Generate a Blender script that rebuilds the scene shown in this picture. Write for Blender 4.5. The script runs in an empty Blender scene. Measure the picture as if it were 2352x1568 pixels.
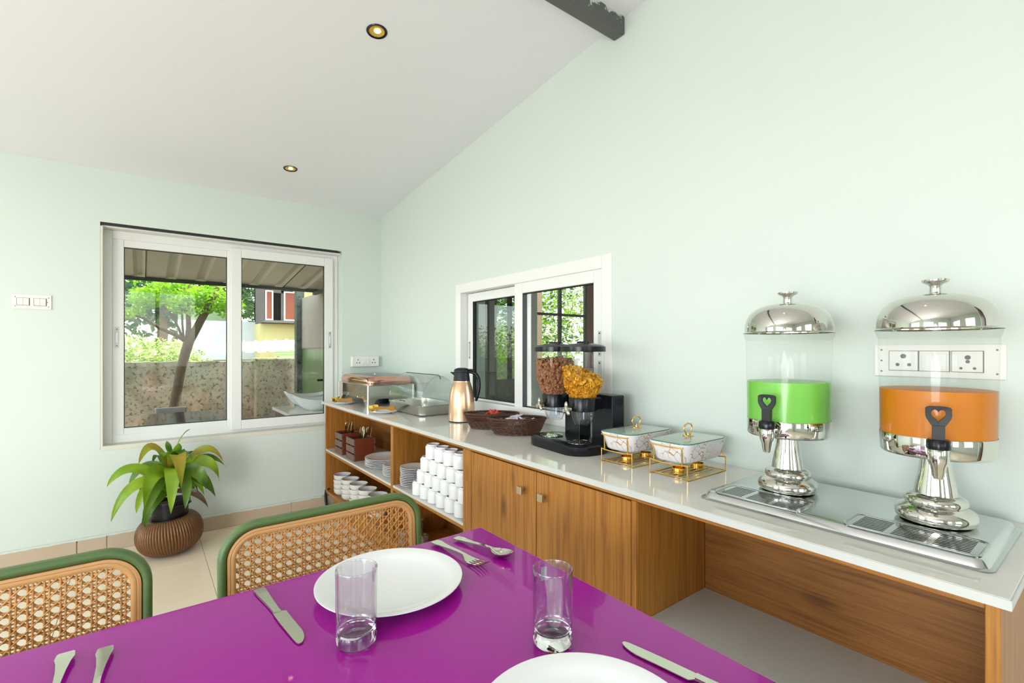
import bpy, bmesh, math, random
from mathutils import Vector, Matrix
random.seed(7)
PI = math.pi
scene = bpy.context.scene
COL = scene.collection

# ------------------------------------------------------------------ camera, world, sun, daylight, exposure
cam_d = bpy.data.cameras.new('camera'); cam = bpy.data.objects.new('camera', cam_d); COL.objects.link(cam)
cam_d.sensor_width = 36.0; cam_d.lens = 36.0 * 1106.0 / 2352.0
cam_d.shift_y = 18.5 / 2352.0
cam_d.clip_start = 0.02; cam_d.clip_end = 300
cam.location = (3.834, -1.575, 1.224)
yaw = math.radians(37.511)
fwd = Vector((-math.cos(yaw), math.sin(yaw), 0))
cam.rotation_euler = fwd.to_track_quat('-Z', 'Y').to_euler()
scene.camera = cam

world = bpy.data.worlds.new('World'); scene.world = world; world.use_nodes = True
wn = world.node_tree.nodes; wl = world.node_tree.links
bg = wn['Background']; sky = wn.new('ShaderNodeTexSky')
sky.sky_type = 'NISHITA'; sky.sun_disc = False; sky.sun_elevation = math.radians(52); sky.sun_rotation = math.radians(40)
bw = wn.new('ShaderNodeRGBToBW'); wl.new(sky.outputs[0], bw.inputs[0])
wmx = wn.new('ShaderNodeMix'); wmx.data_type = 'RGBA'; wmx.inputs[0].default_value = 0.55     # sky colour partly greyed to make the outdoor light neutral
wl.new(sky.outputs[0], wmx.inputs[6]); wl.new(bw.outputs[0], wmx.inputs[7]); wl.new(wmx.outputs[2], bg.inputs[0]); bg.inputs[1].default_value = 1.02

sun_d = bpy.data.lights.new('sun', 'SUN'); sun = bpy.data.objects.new('sun', sun_d); COL.objects.link(sun)
sun_d.energy = 8.0; sun_d.angle = math.radians(0.6); sun_d.color = (1.0, 0.95, 0.86)
sun.rotation_euler = Vector((0.10, -0.62, -0.95)).to_track_quat('-Z', 'Y').to_euler()

def area(name, loc, direction, sx, sy, energy, color=(1, 1, 1)):
    d = bpy.data.lights.new(name, 'AREA'); d.shape = 'RECTANGLE'; d.size = sx; d.size_y = sy
    d.energy = energy; d.color = color
    o = bpy.data.objects.new(name, d); COL.objects.link(o); o.location = loc
    o.rotation_euler = Vector(direction).to_track_quat('-Z', 'Z' if abs(direction[2]) < .9 else 'Y').to_euler()
    return o
DAY = (0.94, 0.97, 1.0)
# daylight entering through the real openings in the unseen walls of the room (rear wall y=-5, far wall x=7.2)
for wx, we in ((1.3, 15), (3.5, 3), (5.7, 1)):
    area('window_daylight', (wx, -5.06, 1.55), (0, 1, -0.18), 1.5, 1.5, we, DAY)
for wy in (-1.35, -3.55):
    area('window_daylight', (7.26, wy, 1.6), (-1, 0, -0.12), 1.3, 1.5, 2.5, DAY)

# the photographer's flash heads bounced off the ceiling behind the camera
for fx, fy, fe in ((2.0, -3.6, 2), (3.4, -3.8, 9)):
    area('bounce_flash', (fx, fy, 0.95), (0.0, 0.0, 1), 0.8, 0.8, fe, (0.96, 0.98, 1.0))

# added fill lamp behind the camera, brightens the floor and lower walls
area('fill_lamp', (4.3, -4.3, 1.0), (-0.95, 0.85, 0.04), 1.3, 1.4, 67, (0.98, 0.99, 1.0))

scene.view_settings.view_transform = 'Standard'
scene.view_settings.look = 'None'
scene.view_settings.exposure = 0.27
scene.view_settings.gamma = 1.0
scene.view_settings.use_curve_mapping = False
cy = scene.cycles
cy.max_bounces = 16; cy.diffuse_bounces = 4; cy.glossy_bounces = 5; cy.transmission_bounces = 14
cy.transparent_max_bounces = 24; cy.caustics_reflective = False; cy.caustics_refractive = False
cy.sample_clamp_indirect = 6.0
cy.use_denoising = True

# ------------------------------------------------------------------ materials
def lin(c):
    return tuple(((x / 255.0) / 12.92 if x / 255.0 <= 0.04045 else ((x / 255.0 + 0.055) / 1.055) ** 2.4) for x in c)
def newmat(name):
    m = bpy.data.materials.new(name); m.use_nodes = True
    return m, m.node_tree.nodes, m.node_tree.links, m.node_tree.nodes['Principled BSDF']
def mat(name, col, rough=0.5, metal=0.0, var=0.06, scale=6.0, bump=0.0, bscale=60.0, coat=0.0, spec=0.5, sss=0.0):
    m, n, l, p = newmat(name)
    tc = n.new('ShaderNodeTexCoord'); nz = n.new('ShaderNodeTexNoise'); nz.inputs['Scale'].default_value = scale
    nz.inputs['Detail'].default_value = 3
    l.new(tc.outputs['Object'], nz.inputs['Vector'])
    mx = n.new('ShaderNodeMix'); mx.data_type = 'RGBA'
    mx.inputs[6].default_value = tuple(max(0, c * (1 - var)) for c in col) + (1,)
    mx.inputs[7].default_value = tuple(min(1, c * (1 + var)) for c in col) + (1,)
    l.new(nz.outputs[0], mx.inputs[0]); l.new(mx.outputs[2], p.inputs['Base Color'])
    p.inputs['Roughness'].default_value = rough; p.inputs['Metallic'].default_value = metal
    p.inputs['Specular IOR Level'].default_value = spec
    if coat: p.inputs['Coat Weight'].default_value = coat; p.inputs['Coat Roughness'].default_value = 0.03
    if sss: p.inputs['Subsurface Weight'].default_value = sss; p.inputs['Subsurface Scale'].default_value = 0.02
    if bump:
        b = n.new('ShaderNodeBump'); nb = n.new('ShaderNodeTexNoise'); nb.inputs['Scale'].default_value = bscale
        nb.inputs['Detail'].default_value = 4
        l.new(tc.outputs['Object'], nb.inputs['Vector']); l.new(nb.outputs[0], b.inputs['Height'])
        b.inputs['Strength'].default_value = bump; b.inputs['Distance'].default_value = 0.004
        l.new(b.outputs[0], p.inputs['Normal'])
    return m
def ramp(n, stops):
    r = n.new('ShaderNodeValToRGB'); e = r.color_ramp.elements
    e[0].position = stops[0][0]; e[0].color = tuple(stops[0][1]) + (1,)
    e[1].position = stops[-1][0]; e[1].color = tuple(stops[-1][1]) + (1,)
    for p, c in stops[1:-1]:
        k = e.new(p); k.color = tuple(c) + (1,)
    return r
def wood(name, axis, light=(0.44, 0.185, 0.028), dark=(0.30, 0.108, 0.015), rough=0.42, plank=9.0):
    m, n, l, p = newmat(name)
    tc = n.new('ShaderNodeTexCoord'); mp = n.new('ShaderNodeMapping')
    s = [17.0, 17.0, 17.0]; s[axis] = 1.15
    mp.inputs['Scale'].default_value = s
    l.new(tc.outputs['Object'], mp.inputs['Vector'])
    nz = n.new('ShaderNodeTexNoise'); nz.inputs['Scale'].default_value = 1.3; nz.inputs['Detail'].default_value = 7
    nz.inputs['Roughness'].default_value = 0.65; nz.inputs['Distortion'].default_value = 1.5
    l.new(mp.outputs[0], nz.inputs['Vector'])
    md = tuple((a + b) / 2 * 1.05 for a, b in zip(light, dark))
    r = ramp(n, [(0.30, dark), (0.42, md), (0.55, light), (0.70, tuple(c * 0.86 for c in light))])
    l.new(nz.outputs[0], r.inputs[0])
    # fine fibre lines
    mp2 = n.new('ShaderNodeMapping'); s2 = [95.0, 95.0, 95.0]; s2[axis] = 2.4; mp2.inputs['Scale'].default_value = s2
    l.new(tc.outputs['Object'], mp2.inputs['Vector'])
    n2 = n.new('ShaderNodeTexNoise'); n2.inputs['Scale'].default_value = 1.6; n2.inputs['Detail'].default_value = 3
    l.new(mp2.outputs[0], n2.inputs['Vector'])
    r2 = ramp(n, [(0.32, (0.55, 0.48, 0.42)), (0.55, (1, 1, 1))]); l.new(n2.outputs[0], r2.inputs[0])
    mx = n.new('ShaderNodeMix'); mx.data_type = 'RGBA'; mx.blend_type = 'MULTIPLY'; mx.inputs[0].default_value = 0.75
    l.new(r.outputs[0], mx.inputs[6]); l.new(r2.outputs[0], mx.inputs[7])
    # knots
    mp3 = n.new('ShaderNodeMapping'); s3 = [9.0, 9.0, 9.0]; s3[axis] = 3.2; mp3.inputs['Scale'].default_value = s3
    l.new(tc.outputs['Object'], mp3.inputs['Vector'])
    vo = n.new('ShaderNodeTexVoronoi'); vo.inputs['Scale'].default_value = 0.75; l.new(mp3.outputs[0], vo.inputs['Vector'])
    r3 = ramp(n, [(0.05, (0.28, 0.22, 0.2)), (0.16, (1, 1, 1))]); l.new(vo.outputs['Distance'], r3.inputs[0])
    mx2 = n.new('ShaderNodeMix'); mx2.data_type = 'RGBA'; mx2.blend_type = 'MULTIPLY'; mx2.inputs[0].default_value = 0.8
    l.new(mx.outputs[2], mx2.inputs[6]); l.new(r3.outputs[0], mx2.inputs[7])
    l.new(mx2.outputs[2], p.inputs['Base Color'])
    p.inputs['Roughness'].default_value = rough
    b = n.new('ShaderNodeBump'); b.inputs['Strength'].default_value = 0.15; b.inputs['Distance'].default_value = 0.002
    l.new(n2.outputs[0], b.inputs['Height']); l.new(b.outputs[0], p.inputs['Normal'])
    return m
def thin(name, tint=(1, 1, 1), refl=1.0, base=0.0, rough=0.02, ior=1.45):
    """thin clear sheet (pane, acrylic): transparent with fresnel gloss"""
    m, n, l, p = newmat(name); n.remove(p); out = n['Material Output']
    tr = n.new('ShaderNodeBsdfTransparent'); tr.inputs[0].default_value = tuple(tint) + (1,)
    gl = n.new('ShaderNodeBsdfGlossy'); gl.inputs['Roughness'].default_value = rough
    lw = n.new('ShaderNodeLayerWeight'); lw.inputs[0].default_value = 0.5
    pw = n.new('ShaderNodeMath'); pw.operation = 'POWER'; pw.inputs[1].default_value = 4.5; l.new(lw.outputs['Facing'], pw.inputs[0])
    ma = n.new('ShaderNodeMath'); ma.operation = 'MULTIPLY_ADD'; ma.inputs[1].default_value = 0.8 * refl; ma.inputs[2].default_value = 0.04 * refl + base
    ma.use_clamp = True
    l.new(pw.outputs[0], ma.inputs[0])
    mx = n.new('ShaderNodeMixShader'); l.new(ma.outputs[0], mx.inputs[0]); l.new(tr.outputs[0], mx.inputs[1]); l.new(gl.outputs[0], mx.inputs[2])
    l.new(mx.outputs[0], out.inputs[0])
    return m
def emit(name, col, s):
    m, n, l, p = newmat(name)
    p.inputs['Base Color'].default_value = tuple(col) + (1,)
    p.inputs['Emission Color'].default_value = tuple(col) + (1,); p.inputs['Emission Strength'].default_value = s
    return m

M = {}
M['wall'] = mat('pale mint wall paint', (0.665, 0.745, 0.685), 0.55, var=0.025, scale=1.6, bump=0.12, bscale=9)
M['ceiling'] = mat('warm white ceiling paint', (0.87, 0.88, 0.90), 0.6, var=0.02, scale=1.2)
M['plaster'] = mat('cream reveal plaster', (0.70, 0.70, 0.60), 0.6, var=0.05, scale=5, bump=0.2, bscale=20)
M['upvc'] = mat('white window plastic', (0.82, 0.83, 0.80), 0.28, var=0.01)
M['gasket'] = mat('black rubber gasket', (0.012, 0.014, 0.012), 0.5)
M['tile'] = mat('beige glazed floor tile', (0.90, 0.77, 0.58), 0.16, var=0.06, scale=3.5)
M['grout'] = mat('tile joint grout', (0.30, 0.24, 0.17), 0.8)
M['skirt'] = mat('brown beige skirting tile', (0.56, 0.45, 0.33), 0.4, var=0.10, scale=5)
M['stone'] = mat('polished grey quartz', (0.80, 0.78, 0.71), 0.07, var=0.05, scale=18)
M['stone_edge'] = mat('pale sawn quartz edge', (0.60, 0.62, 0.59), 0.3, var=0.05, scale=14)
M['shelf_stone'] = mat('white quartz shelf', (0.66, 0.66, 0.62), 0.2, var=0.04, scale=14)
M['grey_shelf'] = mat('matt grey shelf laminate', (0.62, 0.66, 0.63), 0.5, var=0.04, scale=40)
M['wood_v'] = wood('teak laminate grain upright', 2)
M['wood_x'] = wood('teak laminate grain along', 0)
M['wood_back'] = wood('shaded brown teak back panel', 0, (0.33, 0.135, 0.030), (0.17, 0.062, 0.013))  # browner laminate, with the shade of the recesses put into its darker colours
M['wood_y'] = wood('teak laminate grain across', 1, (0.38, 0.17, 0.045), (0.19, 0.07, 0.018))
M['door_wood'] = mat('dark door stain', (0.09, 0.032, 0.014), 0.35, var=0.2)
M['purple'] = mat('glossy purple stone', (0.39, 0.006, 0.32), 0.22, var=0.03, coat=0.38, spec=0.2)
M['purple_edge'] = mat('pale chipped table edge', (0.62, 0.30, 0.36), 0.3)
M['porcelain'] = mat('white porcelain', (0.90, 0.91, 0.90), 0.12, var=0.005)
M['cup'] = mat('white stoneware cup', (0.88, 0.89, 0.89), 0.16, var=0.005)
M['bowl'] = mat('off white bowl glaze', (0.72, 0.71, 0.66), 0.22, var=0.01)
M['chrome'] = mat('polished chrome', (0.66, 0.65, 0.60), 0.045, 1.0, var=0.01)
M['steel'] = mat('brushed stainless steel', (0.62, 0.62, 0.58), 0.22, 1.0, var=0.03)
M['tray_steel'] = mat('satin stainless tray', (0.60, 0.63, 0.62), 0.13, 1.0, var=0.02)
M['cutlery'] = mat('cutlery steel', (0.70, 0.71, 0.60), 0.10, 1.0, var=0.02)
M['knife_steel'] = mat('satin knife steel', (0.66, 0.68, 0.56), 0.22, 1.0, var=0.03)
M['knob'] = mat('satin nickel', (0.55, 0.48, 0.36), 0.3, 1.0)
M['gold'] = mat('polished gold plate', (0.86, 0.55, 0.13), 0.14, 1.0)
M['amber'] = mat('amber tong plastic', (0.42, 0.19, 0.03), 0.15)
M['copper'] = mat('rose gold lid metal', (0.66, 0.34, 0.27), 0.10, 1.0)
M['rosegold'] = mat('rose gold flask paint', (0.78, 0.50, 0.32), 0.27, 0.75)
M['black'] = mat('black plastic', (0.007, 0.008, 0.011), 0.24, spec=0.3)
M['black_matt'] = mat('matt black plastic', (0.017, 0.018, 0.020), 0.45, spec=0.35)
M['rubber'] = mat('black cable rubber', (0.012, 0.012, 0.013), 0.45)
M['wicker'] = mat('dark brown wicker', (0.075, 0.028, 0.012), 0.45, var=0.35, scale=90)
M['green_frame'] = mat('moss green chair plastic', (0.095, 0.165, 0.050), 0.42, var=0.04, bump=0.08, bscale=400)
M['cane'] = mat('ochre moulded cane', (0.60, 0.29, 0.085), 0.38, var=0.12, scale=30)
M['cane_rim'] = mat('ochre cane rim', (0.62, 0.33, 0.125), 0.4, var=0.06)
M['acrylic'] = thin('clear acrylic', (0.985, 0.99, 0.985), 0.35, 0.0, 0.03)
M['pane'] = thin('window pane', (0.90, 0.92, 0.91), .40, 0.0, 0.0)
M['pane_dark'] = thin('darkened window pane', (0.42, 0.46, 0.43), 1.0, 0.0, 0.0)  # dim reflection in this sash is put into the dark tint
M['acrylic_blue'] = thin('blue tinged clear plastic', (0.90, 0.93, 0.97), 1.6, 0.03, 0.05)
M['acrylic_dome'] = thin('clear dome acrylic', (0.95, 0.965, 0.955), 1.3, 0.02, 0.04)
M['lid_glass'] = thin('green tinted lid glass', (0.84, 0.91, 0.86), 1.0, 0.06, 0.02)
M['glass_edge'] = mat('green glass edge', (0.05, 0.22, 0.13), 0.1)
M['green_juice'] = mat('green juice', (0.20, 0.58, 0.08), 0.25, var=0.03, scale=8)
M['orange_juice'] = mat('orange juice', (0.60, 0.185, 0.0005), 0.4, var=0.02, scale=8)
M['cut_edge'] = mat('edge banding', (0.43, 0.22, 0.08), 0.5, var=0.2, scale=40)
M['crate'] = mat('umber crate slat', (0.16, 0.085, 0.060), 0.5, var=0.1)
M['crate_red'] = mat('mahogany crate end', (0.17, 0.032, 0.010), 0.4, var=0.2)
M['switch'] = mat('white switch plastic', (0.82, 0.82, 0.77), 0.35, var=0.01)
M['dark_hole'] = mat('dark socket hole', (0.02, 0.02, 0.02), 0.6)
M['grey_hole'] = mat('grey socket shutter', (0.16, 0.16, 0.15), 0.5)
M['latch'] = mat('grey latch metal', (0.55, 0.56, 0.56), 0.4, 0.3)
M['bronze'] = mat('bronze ribbed glaze', (0.17, 0.078, 0.028), 0.33, 0.35, var=0.2, scale=5)
M['nursery'] = mat('black nursery pot', (0.008, 0.008, 0.009), 0.4, spec=0.3)
M['soil'] = mat('dark soil', (0.03, 0.022, 0.015), 0.9, bump=0.6, bscale=120)
M['red'] = mat('red sachet foil', (0.55, 0.035, 0.03), 0.25)
M['white_paper'] = mat('white sugar sachet', (0.75, 0.72, 0.76), 0.5)
M['flake'] = mat('corn flake', (0.88, 0.42, 0.025), 0.5, var=0.3, scale=60)
M['choco'] = mat('chocolate cereal', (0.31, 0.13, 0.055), 0.6, var=0.3, scale=70)
M['mesh_wire'] = mat('dark mesh wire', (0.10, 0.08, 0.05), 0.6)
M['dark_steel'] = mat('dark green painted steel', (0.045, 0.055, 0.045), 0.5)

def leafmat(name, c1, c2, trans=0.35):
    m, n, l, p = newmat(name)
    tc = n.new('ShaderNodeTexCoord'); nz = n.new('ShaderNodeTexNoise'); nz.inputs['Scale'].default_value = 7
    l.new(tc.outputs['Object'], nz.inputs['Vector'])
    r = ramp(n, [(0.35, c1), (0.65, c2)]); l.new(nz.outputs[0], r.inputs[0])
    l.new(r.outputs[0], p.inputs['Base Color']); p.inputs['Roughness'].default_value = 0.35
    t = n.new('ShaderNodeBsdfTranslucent'); l.new(r.outputs[0], t.inputs[0])
    mx = n.new('ShaderNodeMixShader'); mx.inputs[0].default_value = trans
    l.new(p.outputs[0], mx.inputs[1]); l.new(t.outputs[0], mx.inputs[2]); l.new(mx.outputs[0], n['Material Output'].inputs[0])
    return m
M['leaf_a'] = leafmat('fresh dracaena leaf', (0.17, 0.34, 0.015), (0.34, 0.52, 0.03), 0.25)
M['leaf_b'] = leafmat('deep dracaena leaf', (0.06, 0.15, 0.015), (0.14, 0.27, 0.02), 0.2)
M['leaf_c'] = leafmat('yellowing dracaena leaf', (0.24, 0.40, 0.02), (0.46, 0.25, 0.03), 0.25)
M['leaf_dry'] = leafmat('dry brown leaf', (0.10, 0.055, 0.03), (0.16, 0.09, 0.05), 0.1)
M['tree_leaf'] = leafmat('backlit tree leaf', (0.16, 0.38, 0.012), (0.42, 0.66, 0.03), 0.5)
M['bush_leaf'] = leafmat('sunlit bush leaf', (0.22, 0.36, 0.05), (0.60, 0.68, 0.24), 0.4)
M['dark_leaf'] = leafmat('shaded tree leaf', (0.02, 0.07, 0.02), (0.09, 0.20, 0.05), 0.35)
M['bark'] = mat('brown grey bark', (0.17, 0.12, 0.07), 0.85, var=0.4, scale=14, bump=0.8, bscale=60)

def stained(name, base, dark, warm):
    m, n, l, p = newmat(name); tc = n.new('ShaderNodeTexCoord')
    a = n.new('ShaderNodeTexNoise'); a.inputs['Scale'].default_value = 1.8; a.inputs['Detail'].default_value = 4
    b = n.new('ShaderNodeTexNoise'); b.inputs['Scale'].default_value = 26; b.inputs['Detail'].default_value = 6; b.inputs['Roughness'].default_value = 0.75
    c = n.new('ShaderNodeTexNoise'); c.inputs['Scale'].default_value = 5; c.inputs['Detail'].default_value = 5
    for q in (a, b, c): l.new(tc.outputs['Object'], q.inputs['Vector'])
    r1 = ramp(n, [(0.38, base), (0.62, warm)])
    sz = n.new('ShaderNodeSeparateXYZ'); l.new(tc.outputs['Object'], sz.inputs[0])
    mm = n.new('ShaderNodeMath'); mm.operation = 'MULTIPLY_ADD'; mm.inputs[1].default_value = -0.42; mm.inputs[2].default_value = 0.33
    l.new(sz.outputs[2], mm.inputs[0]); aa = n.new('ShaderNodeMath'); l.new(a.outputs[0], aa.inputs[0]); l.new(mm.outputs[0], aa.inputs[1])
    l.new(aa.outputs[0], r1.inputs[0])
    r2 = ramp(n, [(0.38, dark), (0.47, (1, 1, 1))]); l.new(b.outputs[0], r2.inputs[0])
    r3 = ramp(n, [(0.35, (0.60, 0.60, 0.52)), (0.55, (1, 1, 1))]); l.new(c.outputs[0], r3.inputs[0])
    x = n.new('ShaderNodeMix'); x.data_type = 'RGBA'; x.blend_type = 'MULTIPLY'; x.inputs[0].default_value = 0.85
    l.new(r1.outputs[0], x.inputs[6]); l.new(r2.outputs[0], x.inputs[7])
    y = n.new('ShaderNodeMix'); y.data_type = 'RGBA'; y.blend_type = 'MULTIPLY'; y.inputs[0].default_value = 0.8
    l.new(x.outputs[2], y.inputs[6]); l.new(r3.outputs[0], y.inputs[7]); l.new(y.outputs[2], p.inputs['Base Color'])
    p.inputs['Roughness'].default_value = 0.95
    return m
M['old_wall'] = stained('weathered render', (0.52, 0.50, 0.38), (0.22, 0.17, 0.11), (0.68, 0.50, 0.37))
M['old_pillar'] = stained('weathered pillar render', (0.50, 0.50, 0.30), (0.22, 0.18, 0.10), (0.55, 0.46, 0.34))
M['mossy'] = stained('mossy black post', (0.10, 0.12, 0.09), (0.3, 0.3, 0.3), (0.16, 0.18, 0.14))

def marble(name):
    m, n, l, p = newmat(name); tc = n.new('ShaderNodeTexCoord')
    nz = n.new('ShaderNodeTexNoise'); nz.inputs['Scale'].default_value = 14; nz.inputs['Detail'].default_value = 3
    l.new(tc.outputs['Object'], nz.inputs['Vector'])
    mxv = n.new('ShaderNodeMix'); mxv.data_type = 'RGBA'; mxv.blend_type = 'ADD'; mxv.inputs[0].default_value = 0.07
    l.new(tc.outputs['Object'], mxv.inputs[6]); l.new(nz.outputs[1], mxv.inputs[7])
    vo = n.new('ShaderNodeTexVoronoi'); vo.feature = 'DISTANCE_TO_EDGE'; vo.inputs['Scale'].default_value = 34
    l.new(mxv.outputs[2], vo.inputs['Vector'])
    r = ramp(n, [(0.018, (1, 1, 1)), (0.04, (0, 0, 0))]); l.new(vo.outputs['Distance'], r.inputs[0])
    n2 = n.new('ShaderNodeTexNoise'); n2.inputs['Scale'].default_value = 26; l.new(tc.outputs['Object'], n2.inputs['Vector'])
    r2 = ramp(n, [(0.46, (0, 0, 0)), (0.53, (1, 1, 1))]); l.new(n2.outputs[0], r2.inputs[0])
    mu = n.new('ShaderNodeMath'); mu.operation = 'MULTIPLY'; l.new(r.outputs[0], mu.inputs[0]); l.new(r2.outputs[0], mu.inputs[1])
    mc = n.new('ShaderNodeMix'); mc.data_type = 'RGBA'; l.new(mu.outputs[0], mc.inputs[0])
    mc.inputs[6].default_value = (0.80, 0.76, 0.76, 1); mc.inputs[7].default_value = (0.50, 0.21, 0.04, 1)
    l.new(mc.outputs[2], p.inputs['Base Color']); p.inputs['Roughness'].default_value = 0.12
    return m
M['marble'] = marble('white glaze with gold crackle')

def beam_paint():
    m, n, l, p = newmat('dark beam with splashed wall paint'); tc = n.new('ShaderNodeTexCoord')
    nz = n.new('ShaderNodeTexNoise'); nz.inputs['Scale'].default_value = 22; nz.inputs['Detail'].default_value = 6; nz.inputs['Roughness'].default_value = 0.7
    l.new(tc.outputs['Object'], nz.inputs['Vector'])
    sx = n.new('ShaderNodeSeparateXYZ'); l.new(tc.outputs['Object'], sx.inputs[0])
    ad = n.new('ShaderNodeMath'); ad.operation = 'MULTIPLY_ADD'; ad.inputs[1].default_value = 4.5; ad.inputs[2].default_value = -0.005
    l.new(sx.outputs[2], ad.inputs[0])       # local height above beam centre
    a2 = n.new('ShaderNodeMath'); a2.operation = 'ADD'; l.new(nz.outputs[0], a2.inputs[0]); l.new(ad.outputs[0], a2.inputs[1])
    r = ramp(n, [(0.555, (0.10, 0.105, 0.097)), (0.585, (0.58, 0.63, 0.56))]); l.new(a2.outputs[0], r.inputs[0])
    l.new(r.outputs[0], p.inputs['Base Color']); p.inputs['Roughness'].default_value = 0.4
    return m
M['beam'] = beam_paint()

def clear_glass():
    m, n, l, p = newmat('clear drinking glass')
    p.inputs['Base Color'].default_value = (1, 1, 1, 1); p.inputs['Transmission Weight'].default_value = 1.0
    p.inputs['Roughness'].default_value = 0.0; p.inputs['IOR'].default_value = 1.45
    return m
M['glass'] = clear_glass()
M['glass_wall'] = thin('clear tumbler wall', (0.965, 0.97, 0.975), 2.2, 0.04, 0.01)

# ------------------------------------------------------------------ mesh helpers
class MB:
    def __init__(s): s.v = []; s.f = []
    def add(s, vs, fs):
        k = len(s.v); s.v += [tuple(p) for p in vs]; s.f += [tuple(i + k for i in f) for f in fs]; return s
    def box(s, x0, x1, y0, y1, z0, z1):
        vs = [(x0, y0, z0), (x1, y0, z0), (x1, y1, z0), (x0, y1, z0), (x0, y0, z1), (x1, y0, z1), (x1, y1, z1), (x0, y1, z1)]
        return s.add(vs, [(0, 3, 2, 1), (4, 5, 6, 7), (0, 1, 5, 4), (1, 2, 6, 5), (2, 3, 7, 6), (3, 0, 4, 7)])
    def lathe(s, prof, n=48, cx=0, cy=0, mod=None):
        vs = []; fs = []; rows = []
        for r, z in prof:
            if r < 1e-6: rows.append((len(vs), 1)); vs.append((cx, cy, z)); continue
            rows.append((len(vs), n))
            for i in range(n):
                a = 2 * PI * i / n; q = r * (mod(a, z, r) if mod else 1)
                vs.append((cx + q * math.cos(a), cy + q * math.sin(a), z))
        for (a, na), (b, nb) in zip(rows, rows[1:]):
            for i in range(n):
                j = (i + 1) % n
                if na == 1 and nb == 1: break
                if na == 1: fs.append((a, b + j, b + i))
                elif nb == 1: fs.append((a + i, a + j, b))
                else: fs.append((a + i, a + j, b + j, b + i))
        return s.add(vs, fs)
    def tube(s, pts, r, n=8, closed=False, cap=True):
        pts = [Vector(p) for p in pts]; m = len(pts); vs = []; fs = []; prev = None
        for i, p in enumerate(pts):
            if closed: t = pts[(i + 1) % m] - pts[i - 1]
            else: t = pts[min(i + 1, m - 1)] - pts[max(i - 1, 0)]
            t.normalize()
            if prev is None:
                up = Vector((0, 0, 1)) if abs(t.z) < 0.9 else Vector((1, 0, 0))
                a = t.cross(up).normalized()
            else: a = (prev - t * prev.dot(t)).normalized()
            prev = a; b = t.cross(a); rr = r[i] if isinstance(r, (list, tuple)) else r
            for k in range(n):
                q = 2 * PI * k / n + PI / n; vs.append(p + (a * math.cos(q) + b * math.sin(q)) * rr)
        for i in range(m if closed else m - 1):
            j = (i + 1) % m
            for k in range(n):
                l2 = (k + 1) % n; fs.append((i * n + k, i * n + l2, j * n + l2, j * n + k))
        if cap and not closed:
            fs.append(tuple(range(n - 1, -1, -1))); fs.append(tuple((m - 1) * n + k for k in range(n)))
        return s.add(vs, fs)
    def loft(s, loops, cap0=True, cap1=True):
        n = len(loops[0]); vs = [p for lp in loops for p in lp]; fs = []
        for i in range(len(loops) - 1):
            for k in range(n):
                j = (k + 1) % n; fs.append((i * n + k, i * n + j, (i + 1) * n + j, (i + 1) * n + k))
        if cap0: fs.append(tuple(range(n - 1, -1, -1)))
        if cap1: fs.append(tuple((len(loops) - 1) * n + k for k in range(n)))
        return s.add(vs, fs)
    def strip(s, st, thick=0.0015, nc=5, dip=None):
        """flat bar along x: stations (x, y, halfwidth, z[, dip])"""
        top = []; bot = []
        for q in st:
            x, y, w, z = q[:4]; d = q[4] if len(q) > 4 else 0
            for k in range(nc):
                t = -1 + 2 * k / (nc - 1); zz = z - d * (1 - t * t)
                top.append((x, y + t * w, zz + thick / 2)); bot.append((x, y + t * w, zz - thick / 2))
        n = len(st); o = n * nc; fs = []
        for i in range(n - 1):
            for k in range(nc - 1):
                a = i * nc + k; fs.append((a, a + nc, a + nc + 1, a + 1)); fs.append((o + a, o + a + 1, o + a + nc + 1, o + a + nc))
            a = i * nc; fs.append((a, o + a, o + a + nc, a + nc)); b = a + nc - 1; fs.append((b, b + nc, o + b + nc, o + b))
        for k in range(nc - 1):
            fs.append((k, k + 1, o + k + 1, o + k)); e = (n - 1) * nc + k; fs.append((e, o + e, o + e + 1, e + 1))
        return s.add(top + bot, fs)
    def xf(s, mt, k0=0):
        for i in range(k0, len(s.v)): s.v[i] = tuple(mt @ Vector(s.v[i]))
        return s
    def build(s, name, m, parent=None, loc=None, smooth=None, bevel=0.0, seg=2, kind=None, label=None, rot=None):
        me = bpy.data.meshes.new(name); me.from_pydata(s.v, [], s.f)
        me.materials.append(M[m] if isinstance(m, str) else m)
        if smooth is not None:
            me.polygons.foreach_set('use_smooth', [True] * len(me.polygons))
            if smooth < 180: me.set_sharp_from_angle(angle=math.radians(smooth))
        me.update()
        o = bpy.data.objects.new(name, me); COL.objects.link(o)
        if parent: o.parent = parent
        if loc: o.location = loc
        if rot: o.rotation_euler = rot
        if bevel:
            b = o.modifiers.new('bevel', 'BEVEL'); b.width = bevel; b.segments = seg; b.limit_method = 'ANGLE'; b.angle_limit = math.radians(40)
        if kind: o['kind'] = kind
        if label: o['label'] = label
        return o
def B(x0, x1, y0, y1, z0, z1): return MB().box(x0, x1, y0, y1, z0, z1)
def rrect(hx, hy, r, z, n=6, cx=0, cy=0):
    r = min(r, hx - 1e-4, hy - 1e-4); p = []
    for qx, qy, a0 in ((1, 1, 0), (-1, 1, PI / 2), (-1, -1, PI), (1, -1, 3 * PI / 2)):
        for k in range(n + 1):
            a = a0 + PI / 2 * k / n
            p.append((cx + qx * (hx - r) + r * math.cos(a), cy + qy * (hy - r) + r * math.sin(a), z))
    return p
def oval(a, b, z, n=48, cx=0, cy=0): return [(cx + a * math.cos(2 * PI * k / n), cy + b * math.sin(2 * PI * k / n), z) for k in range(n)]
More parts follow.
